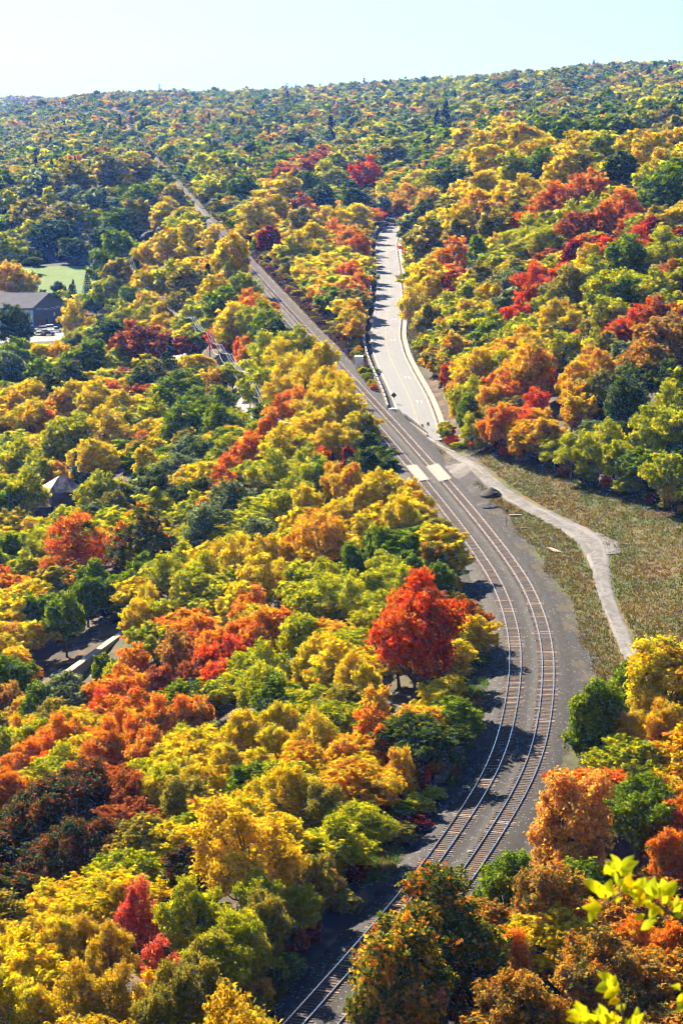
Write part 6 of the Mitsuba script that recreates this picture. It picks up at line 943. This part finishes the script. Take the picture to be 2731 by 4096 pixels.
known = np.array([[float(a) for a in r.split(',')[:2]] for r in FOREST.strip().split(';')] + [[float(a) for a in l.split('|')[1:3]] for l in TREES.strip().split('\n')])
kpal = [r.split(',')[4] for r in FOREST.strip().split(';')] + [l.split('|')[5] for l in TREES.strip().split('\n')]
krad = np.array([float(r.split(',')[3]) for r in FOREST.strip().split(';')] + [float(l.split('|')[4]) for l in TREES.strip().split('\n')])
from scipy.spatial import cKDTree
ktree = cKDTree(known)
# the rest of the wood, from the lookout's foot to the horizon
y, cand = 130.0, []
while y < 4700:
    step = 6.2 + 7.5 * min(y / 2600, 1.0); half = .158 * y + 22 + .03 * y
    for x in np.arange(-half, half, step): cand.append((x + rng.uniform(-.42, .42) * step, y + rng.uniform(-.42, .42) * step, step))
    y += step * (1.0 if y < 900 else 1.25)
cand = np.array(cand); cand = cand[~open_ground(cand[:, 0], cand[:, 1])]
dist, near = ktree.query(cand[:, :2], k=3)
keep = (dist[:, :3] > np.maximum(np.where(cand[:, 1] < 1100, 3.6, 6.5)[:, None], .85 * krad[near] + np.where(krad[near] > 4.6, .6 * krad[near], 0))).all(1); cand, dist, near = cand[keep], dist[keep], near[keep]
zone = meshkit.fbm(np.stack([cand[:, 0] / 90, cand[:, 1] / 150, cand[:, 0] * 0], -1), 3, 21)
FAR = ['G', 'D', 'L', 'B', 'G', 'B', 'L', 'D', 'G', 'YO', 'S', 'G', 'B', 'K', 'BO', 'L']
FARTHER = ['G', 'D', 'D', 'S', 'G', 'B', 'D', 'L', 'B', 'BO', 'S', 'G', 'D', 'K', 'B', 'D']
for (x, y, step), nd, zz, gz in zip(cand, near, zone, ground(cand[:, 0], cand[:, 1])):
    if y < 950 and rng.random() < .8 and np.hypot(*(known[nd[0]] - [x, y])) < 60: pal = kpal[nd[rng.integers(0, 3)]]
    else: pal = (FAR if y < 1350 + 300 * rng.random() else FARTHER)[int(np.clip(zz * 1.2 - .1 + rng.normal(0, .22), 0, .999) * 16)]
    if pal in ('YS', 'P', 'C'): pal = 'Y'
    if pal in ('R', 'M', 'OR', 'O') and rng.random() < .5: pal = ('L', 'Y', 'G')[rng.integers(0, 3)]
    if y < 900 and pal in ('D', 'S', 'K', 'G') and rng.random() < .6: pal = ('L', 'Y', 'B')[rng.integers(0, 3)]
    lod = 'b' if y < 330 else 'c' if y < 620 else 'd' if y < 1500 else 'e'
    if lod < 'd' and pal == 'K': pal = 'D'
    sc = 1.0 if y > 1150 else .62                              # trees standing between the ones picked out reach less high
    r = step * rng.uniform(.50, .68); h = (5.5 + 1.5 * r) * sc * rng.uniform(.85, 1.2) if y < 1150 else (5 + 1.25 * r) * rng.uniform(.8, 1.25)
    form = 'conifer' if pal == 'K' else ('broad', 'tall', 'low')[rng.integers(0, 3)]
    if pal == 'K': r *= .55; h *= 1.15
    n_stuff += 1; plant('forest__%03d' % n_stuff, x, y, h, r, pal, form, lod, int(rng.integers(0, 2)), rng.uniform(0, 360), gz)
lab('forest', 'mixed autumn woodland filling the valley and covering the far hillsides', kind='stuff')
print('trees', n_stuff, 'triangles in instances', TRIS, 'groups', len(_groups), 'group tris', sum(_groups.values()))

# ------------------------------------------------------------------ undergrowth, grass, weeds
def tufts(key, x, y, h, w, col, label, blades=3, seed=1):
    g = np.random.default_rng(seed); n = len(x); z = ground(x, y)
    x, y, z, h, w = (np.repeat(a, blades) for a in (x, y, z, np.broadcast_to(h, n), np.broadcast_to(w, n))); c = np.repeat(col, blades, 0); m = len(x)
    th = g.uniform(0, 2 * np.pi, m); lean = g.uniform(.1, .75, m); ox, oy = g.normal(0, .22, m), g.normal(0, .22, m)
    b = np.stack([x + ox, y + oy, z - .05], 1); dx = np.stack([np.cos(th), np.sin(th), 0 * th], 1); ex = np.stack([-np.sin(th), np.cos(th), 0 * th], 1)
    tip = b + ex * (h * lean)[:, None] + np.stack([0 * h, 0 * h, h * g.uniform(.7, 1.2, m)], 1)
    v = np.stack([b - dx * w[:, None] / 2, b + dx * w[:, None] / 2, tip], 1).reshape(-1, 3)
    scene[key] = mikit.ply(trimesh.Trimesh(v, np.arange(3 * m).reshape(-1, 3), process=False), 'm_grass', color=np.repeat(np.clip(c * (1 + g.normal(0, .12, (m, 1))), .01, .9), 3, 0)); lab(key, label, kind='stuff')
g = np.random.default_rng(31)
n = 95000; y = 236 + 236 * g.random(n); x = track_x(y) + 8 + 55 * g.random(n)
f = meshkit.fbm(np.stack([x * .16, y * .10, 0 * x + 7], -1), 4, 2); f2 = meshkit.fbm(np.stack([x * .25, y * .16, 0 * x], -1), 3, 8)
edge = np.interp(y, TOE[:, 0], TOE[:, 1])
pd = np.min(np.stack([np.hypot(x - px, y - py) - (.9 if py > 440 else 1.35 if py < 340 else 2.0) for py, px in zip(np.interp(np.linspace(0, 1, 120), np.linspace(0, 1, len(PATH)), [p[1] for p in PATH]), np.interp(np.linspace(0, 1, 120), np.linspace(0, 1, len(PATH)), [p[0] for p in PATH]))]), 0)
u = x - track_x(y); yard = np.hypot((x - 20.5) / 6, (y - 421) / 17) < 1
ok = (x < edge + 4) & (pd > .2) & (u > 7.5 + 4 * f) & ~yard & (g.random(n) < np.where(u < 24, 1., .8))
x, y, f, f2, u = (a[ok] for a in (x, y, f, f2, u))
cols = np.array([(.128, .106, .012), (.072, .098, .008), (.140, .080, .010), (.155, .130, .022), (.104, .112, .010)])
k = np.where(f2 > .60, 2, np.where(f > .55, 1, np.where(f < .40, 3, np.where(g.random(len(x)) < .4, 4, 0))))
k = np.where(g.random(len(x)) < .2, g.integers(0, 5, len(x)), k); k = np.where((u < 24) & (g.random(len(x)) < .25), 2, k)
tufts('meadow_grass', x, y, g.uniform(.18, .5, len(x)), .16, cols[k], 'dry ochre and green grass of the meadow right of the tracks', 3, 2)
# green weeds left of the near track, and dry purple-brown weeds beside the far track
n = 34000; y = 162 + 198 * g.random(n); uu = -10.5 + 7.0 * g.random(n); x = track_x(y) + uu; f = meshkit.fbm(np.stack([x * .3, y * .12, 0 * x], -1), 3, 4)
ok = f > .43 + .05 * np.clip(uu + 6.0, 0, 3); x, y, f = x[ok], y[ok], f[ok]; k = (f + g.normal(0, .08, len(x)) > .66).astype(int)
tufts('trackside_weeds', x, y, g.uniform(.15, .5, len(x)), .15, np.array([(.10, .20, .02), (.30, .14, .04)])[k], 'bright green weeds along the left shoulder of the track', 3, 3)
n = 26000; y = 500 + 550 * g.random(n); uu = SPACING + 4.6 + (6.5 - 3 * np.clip((y - 700) / 300, 0, 1)) * g.random(n); x = track_x(y) + uu; rd_ = x - road_x(np.clip(y, 440, 1140)); ok = (y > 540) & ~((rd_ > -6.5) & (rd_ < 8) & (y < 1000)); x, y, uu = x[ok], y[ok], uu[ok]
tufts('dry_weeds', x, y, g.uniform(.5, 1.3, len(x)), .32, np.array([(.075, .046, .036), (.11, .066, .036), (.065, .065, .02)])[g.integers(0, 3, len(x))], 'dry brown weeds in the strip between the far track and the trees', 3, 6)
n = 9000; y = 560 + 500 * g.random(n); x = road_x(y) + 6.2 + 3.5 * g.random(n)
tufts('verge_grass', x, y, g.uniform(.2, .6, n), .25, np.array([(.10, .085, .025), (.07, .085, .02)])[g.integers(0, 2, n)], 'rough grass verge right of the road', 3, 7)
# bushes and saplings too many to name: joined along the wood's edges
nb = 0
def bush(x, y, r, h, pal, lod='b'):
    global nb
    nb += 1; plant('undergrowth__%03d' % nb, x, y, h, r, pal, 'shrub', lod, nb % 2, nb * 47 % 360)
for y in np.arange(165, 480, 1.5):
    bush(track_x(y) - 6.4 - 3.2 * g.random(), y, .6 + .9 * g.random(), 1 + 2.2 * g.random(), g.choice(['L', 'G', 'B', 'OB', 'YO', 'D', 'M', 'G']), 'c')
for y in np.arange(166, 236, .8): bush(track_x(y) - 4.6 - 13 * g.random() ** 1.6, y, .7 + 1.2 * g.random(), .8 + 2.0 * g.random(), g.choice(['L', 'B', 'OB', 'YO', 'G', 'B', 'M', 'L']), 'c')
for y in np.arange(262, 472, 2.2):
    e = float(np.interp(y, TOE[:, 0], TOE[:, 1])); bush(e + 1.5 + 3 * g.random(), y, .7 + 1.0 * g.random(), 1 + 2 * g.random(), g.choice(['M', 'L', 'B', 'R', 'L', 'G', 'OB', 'YO']), 'c')
for y in np.arange(520, 960, 4.0): bush(float(road_x(y)) - 7.4 - 1.5 * g.random(), y, .8 + .8 * g.random(), 1.2 + 1.6 * g.random(), g.choice(['G', 'L', 'B', 'G', 'O']), 'c'); bush(float(road_x(y)) + 8.6 + 2 * g.random(), y + 2, .9 + .9 * g.random(), 1.4 + 2 * g.random(), g.choice(['L', 'B', 'Y', 'OB']), 'c')
for y in np.arange(510, 1100, 1.7):
    for _ in range(2 if y < 900 else 1):
        x = float(track_x(y)) + SPACING + 5.0 + (7.0 - 3.5 * np.clip((y - 700) / 300, 0, 1)) * g.random()
        if not (y < 990 and -6.8 < x - float(road_x(max(y, 440))) < 8): bush(x, y, .7 + .9 * g.random(), .8 + 1.5 * g.random(), g.choice(['W', 'W', 'W', 'B', 'OB', 'L']), 'c')
for y in np.arange(300, 1200, 5): bush(track_x(y) - 9 - 8 * g.random(), y, 1 + 1.2 * g.random(), 2 + 2.5 * g.random(), g.choice(['L', 'G', 'B', 'D']), 'c')
for y in np.arange(1000, 2380, 3.2):
    for s in (-1, 1): bush(track_x(y) + (SPACING + 4.4 + 1.6 * g.random() if s > 0 else -4.4 - 1.6 * g.random()), y, 1 + .8 * g.random(), 1 + 1.6 * g.random(), g.choice(['W', 'B', 'D', 'G']), 'd')
lab('undergrowth', 'low bushes and saplings in yellow, green and red along the edges of the wood', kind='stuff')
for x, y, r, h, pal, w in ((5.2, 233.5, 1.3, 4.6, 'YO', 'yellow and orange sapling in front of the dark board fence'), (10.4, 241.5, 1.0, 3.6, 'YB', 'golden sapling between the two pieces of stone wall'), (9.4, 238, .5, 2.3, 'R', 'small red sapling left of the gap in the stone wall'), (41, 413.0, 1.6, 2.2, 'R', 'bright red bush at the foot of the hillside below lime trees'), (-38.8, 632, 2.2, 3.2, 'R', 'bright scarlet bush beside the valley road and utility poles'), (4.5, 566, 1.6, 1.7, 'G', 'low bright green bush behind the white cabinet'), (7.8, 549, 1.9, 1.6, 'G', 'low bright green bush right of the white cabinet')):
    k = numbered('bush'); plant(k, x, y, h, r, pal, 'shrub', 'b', len(k) % 2, 40); lab(k, w, 'bush')

# ------------------------------------------------------------------ the sprigs of a young tree at the lookout
t = thing('lookout_sapling', 'sapling with blurred lime yellow leaves reaching in from the lookout, close up', 'sapling')
LEAVES = [((0.845,6.585,75.667),(0.816,6.574,75.726),0.57),((0.837,6.711,75.657),(0.821,6.714,75.621),0.57),((0.877,6.751,75.615),(0.914,6.76,75.658),0.58),((0.861,6.652,75.643),(0.9,6.649,75.658),0.63),((0.852,6.655,75.599),(0.843,6.667,75.637),0.58),((0.86,6.613,75.601),(0.887,6.618,75.648),0.63),((0.885,6.573,75.615),(0.861,6.572,75.657),0.58),((0.913,6.758,75.548),(0.946,6.78,75.576),0.57),((0.818,6.76,75.533),(0.758,6.776,75.57),0.55),((0.81,6.661,75.573),(0.79,6.642,75.601),0.65),((0.839,6.703,75.54),(0.81,6.721,75.555),0.64),((0.842,6.705,75.539),(0.874,6.713,75.55),0.6),((0.796,6.571,75.56),(0.731,6.569,75.557),0.5),((0.89,6.588,75.603),(0.905,6.591,75.57),0.51),((0.942,6.574,75.594),(0.952,6.561,75.661),0.66),((0.958,6.595,75.593),(0.934,6.575,75.642),0.65),((0.976,6.581,75.591),(1.024,6.6,75.63),0.62),((1.004,6.743,75.525),(1.044,6.764,75.539),0.6),((0.979,6.73,75.501),(0.954,6.695,75.471),0.64),((0.976,6.664,75.526),(0.94,6.67,75.527),0.52),((1.041,6.716,75.492),(1.051,6.74,75.533),0.51),((0.95,6.614,75.502),(0.919,6.606,75.47),0.65),((1.027,6.596,75.516),(1.047,6.578,75.53),0.54),((0.966,6.693,75.543),(0.994,6.705,75.567),0.57),((0.931,6.64,75.584),(0.903,6.621,75.542),0.56),((1.006,6.646,75.553),(0.983,6.634,75.628),0.59),((0.896,6.78,75.544),(0.918,6.765,75.517),0.63),((0.824,6.606,75.676),(0.848,6.609,75.668),0.64),((0.853,6.72,75.617),(0.819,6.723,75.652),0.59),((0.866,6.713,75.617),(0.819,6.728,75.615),0.53),((0.805,6.592,75.687),(0.809,6.594,75.656),0.66),((0.825,6.688,75.649),(0.812,6.676,75.624),0.63),((0.871,6.61,75.665),(0.908,6.599,75.694),0.54),((0.857,6.701,75.628),(0.901,6.687,75.632),0.54),((0.871,6.723,75.609),(0.907,6.74,75.6),0.55),((0.854,6.726,75.608),(0.887,6.718,75.614),0.65),((0.849,6.696,75.601),(0.867,6.685,75.633),0.54),((0.839,6.563,75.625),(0.859,6.562,75.653),0.57),((0.866,6.594,75.594),(0.876,6.59,75.638),0.56),((0.887,6.734,75.559),(0.928,6.712,75.567),0.68),((0.912,6.669,75.594),(0.875,6.67,75.6),0.58),((0.898,6.745,75.537),(0.875,6.761,75.562),0.6),((0.906,6.668,75.588),(0.931,6.679,75.611),0.65),((0.894,6.649,75.593),(0.924,6.659,75.611),0.67),((0.81,6.659,75.556),(0.777,6.65,75.612),0.54),((0.83,6.716,75.537),(0.841,6.73,75.592),0.67),((0.827,6.752,75.551),(0.829,6.739,75.578),0.53),((0.821,6.612,75.577),(0.808,6.595,75.602),0.63),((0.853,6.75,75.532),(0.849,6.769,75.556),0.55),((0.847,6.751,75.529),(0.819,6.735,75.522),0.58),((0.858,6.716,75.518),(0.859,6.696,75.553),0.52),((0.859,6.743,75.528),(0.865,6.733,75.558),0.56),((0.802,6.678,75.511),(0.767,6.689,75.549),0.5),((0.786,6.623,75.537),(0.763,6.606,75.493),0.59),((0.901,6.605,75.602),(0.888,6.6,75.58),0.67),((0.916,6.645,75.582),(0.897,6.639,75.564),0.52),((0.941,6.618,75.592),(0.963,6.63,75.634),0.52),((0.95,6.758,75.537),(0.952,6.782,75.581),0.52),((0.988,6.772,75.541),(0.949,6.761,75.545),0.64),((0.991,6.729,75.551),(1.011,6.719,75.585),0.62),((1.009,6.703,75.551),(1.045,6.72,75.585),0.55),((0.998,6.725,75.534),(1.046,6.747,75.553),0.62),((0.996,6.674,75.546),(1.021,6.647,75.537),0.59),((0.988,6.633,75.568),(1.022,6.638,75.565),0.62),((0.961,6.678,75.527),(0.922,6.658,75.536),0.62),((0.974,6.691,75.514),(0.995,6.666,75.495),0.66),((0.977,6.696,75.511),(0.96,6.669,75.494),0.67),((0.968,6.579,75.553),(0.949,6.561,75.534),0.63),((1.041,6.681,75.506),(1.061,6.685,75.539),0.62),((1.026,6.648,75.511),(1.048,6.64,75.544),0.53),((0.923,6.558,75.538),(0.892,6.561,75.522),0.64),((0.974,6.665,75.491),(0.954,6.667,75.46),0.56),((1.031,6.603,75.519),(1.046,6.595,75.534),0.66),((1.013,6.551,75.537),(1.031,6.547,75.54),0.54),((0.963,6.728,75.535),(0.992,6.717,75.543),0.56),((0.941,6.644,75.559),(0.97,6.642,75.567),0.64),((0.923,6.638,75.594),(0.884,6.647,75.576),0.52),((0.918,6.619,75.602),(0.899,6.588,75.571),0.52),((1.026,6.731,75.536),(0.99,6.745,75.576),0.53),((0.992,6.592,75.562),(0.967,6.592,75.615),0.63),((0.904,6.746,75.567),(0.932,6.75,75.55),0.61),((0.876,6.589,75.6),(0.896,6.575,75.582),0.53),((0.825,6.692,75.659),(0.843,6.69,75.653),0.54),((0.816,6.625,75.66),(0.826,6.63,75.64),0.51),((0.823,6.402,75.377),(0.76,6.413,75.355),0.67),((0.814,6.305,75.403),(0.792,6.31,75.442),0.6),((0.828,6.359,75.367),(0.805,6.378,75.363),0.62),((0.818,6.28,75.379),(0.785,6.291,75.365),0.59),((0.721,6.339,75.3),(0.695,6.354,75.348),0.5),((0.718,6.376,75.277),(0.67,6.379,75.276),0.59),((0.767,6.32,75.301),(0.74,6.318,75.329),0.53),((0.77,6.322,75.301),(0.757,6.304,75.359),0.59),((0.796,6.346,75.28),(0.782,6.345,75.318),0.6),((0.812,6.416,75.246),(0.826,6.437,75.276),0.52),((0.878,6.38,75.269),(0.885,6.389,75.313),0.51),((0.862,6.282,75.311),(0.888,6.269,75.343),0.51),((0.838,6.32,75.281),(0.847,6.34,75.299),0.56),((1.028,6.413,75.345),(1.005,6.413,75.317),0.52),((1.03,6.404,75.314),(1.001,6.401,75.294),0.67),((0.727,6.364,75.283),(0.715,6.366,75.254),0.56),((0.812,6.405,75.383),(0.767,6.425,75.402),0.66),((0.818,6.318,75.401),(0.775,6.32,75.368),0.59),((0.793,6.244,75.435),(0.796,6.224,75.48),0.51),((0.801,6.264,75.425),(0.775,6.248,75.459),0.59),((0.827,6.375,75.364),(0.818,6.375,75.383),0.58),((0.816,6.366,75.381),(0.807,6.355,75.405),0.58),((0.846,6.381,75.321),(0.817,6.369,75.313),0.53),((0.852,6.414,75.31),(0.835,6.415,75.284),0.57),((0.723,6.285,75.312),(0.72,6.29,75.358),0.61),((0.712,6.255,75.343),(0.674,6.232,75.384),0.54),((0.709,6.381,75.289),(0.668,6.361,75.307),0.58),((0.696,6.244,75.324),(0.677,6.22,75.298),0.53),((0.778,6.292,75.307),(0.782,6.277,75.343),0.5),((0.77,6.225,75.329),(0.751,6.208,75.361),0.59),((0.74,6.214,75.339),(0.705,6.191,75.371),0.58),((0.76,6.293,75.307),(0.755,6.305,75.344),0.51),((0.786,6.289,75.29),(0.783,6.285,75.324),0.5),((0.799,6.42,75.256),(0.812,6.407,75.29),0.52),((0.797,6.305,75.285),(0.794,6.29,75.323),0.61),((0.783,6.278,75.305),(0.807,6.258,75.327),0.51),((0.864,6.364,75.266),(0.896,6.351,75.287),0.64),((0.879,6.304,75.291),(0.85,6.323,75.302),0.55),((0.863,6.255,75.31),(0.854,6.245,75.347),0.65),((0.862,6.344,75.292),(0.885,6.336,75.316),0.52),((0.84,6.353,75.268),(0.859,6.373,75.273),0.61),((0.805,6.202,75.346),(0.788,6.178,75.374),0.52),((0.989,6.257,75.423),(0.959,6.231,75.442),0.51),((1.033,6.366,75.378),(1.017,6.377,75.351),0.54),((1.028,6.432,75.309),(1.01,6.422,75.288),0.64),((1.038,6.417,75.305),(1.023,6.429,75.277),0.51),((0.705,6.272,75.327),(0.715,6.268,75.307),0.67),((0.713,6.22,75.337),(0.707,6.202,75.321),0.65)]
TWIGS = [[(1.103,6.647,75.447),(1.055,6.653,75.479),(1.002,6.659,75.513),(0.969,6.664,75.543),(0.932,6.67,75.573),(0.895,6.672,75.583),(0.858,6.678,75.619),(0.854,6.681,75.634)],[(1.002,6.659,75.513),(1.006,6.663,75.537),(0.992,6.667,75.556)],[(0.932,6.67,75.573),(0.868,6.669,75.57),(0.834,6.666,75.55),(0.804,6.662,75.53)],[(0.834,6.666,75.55),(0.807,6.669,75.568)],[(0.856,6.3,75.221),(0.834,6.313,75.291),(0.827,6.324,75.354),(0.815,6.334,75.405)],[(0.85,6.303,75.24),(0.795,6.311,75.284),(0.766,6.315,75.303)],[(0.85,6.303,75.24),(0.76,6.31,75.278),(0.715,6.316,75.307)],[(0.856,6.3,75.221),(0.866,6.314,75.297)],[(1.069,6.32,75.329),(1.03,6.325,75.357),(1.011,6.329,75.379)],[(1.03,6.325,75.357),(1.017,6.323,75.348)]]

root = (1.62, 6.9, 73.4); crown = (1.45, 6.85, 75.1)
part(t, 'stem', tube([root, (1.60, 6.9, 74.3), crown], [.035, .028, .018], 7), 'm_bark')
for tw in TWIGS:
    e = tw[0]
    if e[0] > .98 or e[2] < 75.0: part(t, 'branch', tube([crown, tuple((np.array(crown) * .4 + np.array(e) * .6) + [0.02, 0, .06]), e], [.014, .009, .006], 5), 'm_bark')
    part(t, 'twig', tube(tw, np.linspace(.0055, .0025, len(tw)), 5), 'm_bark')
 
for q, cc in enumerate(((.62, .54, .006), (.50, .52, .010), (.66, .46, .006), (.40, .46, .012))):
    scene['m_sprig_leaf_%d' % q] = {**scene['m_leaf'], 'base_color': proc(lambda p, n, uv, cc=cc: mi.Color3f(*cc) * (.72 + .5 * fbm(p.x * 60, p.y * 60, p.z * 60, 3)))}
for a, b, wd in LEAVES:
    a, b = np.array(a), np.array(b); l = np.linalg.norm(b - a); ax = (b - a) / l; n_ = np.array([g.normal(0, .35), -.75, .55]); sd = np.cross(ax, n_); sd /= np.linalg.norm(sd); n_ = np.cross(sd, ax)
    s = np.linspace(0, 1, 9); w = wd * l * .5 * np.sin(np.pi * s ** .85) ** .8 * (1 - .25 * s); bend = l * .22 * (s * (1 - s)) * 4 * g.uniform(-.8, 1.2)
    rows = [[a + ax * l * q - sd * ww + n_ * (bb + ww * .28), a + ax * l * q + n_ * bb, a + ax * l * q + sd * ww + n_ * (bb + ww * .28)] for q, ww, bb in zip(s, w + .0006, bend)]
    part(t, 'leaf', strip(rows), 'm_sprig_leaf_%d' % g.integers(0, 4), True)

# every opaque surface shows both its sides
for k, d in list(scene.items()):
    if d.get('type') == 'principled': scene[k] = {'type': 'twosided', 'bsdf': d}
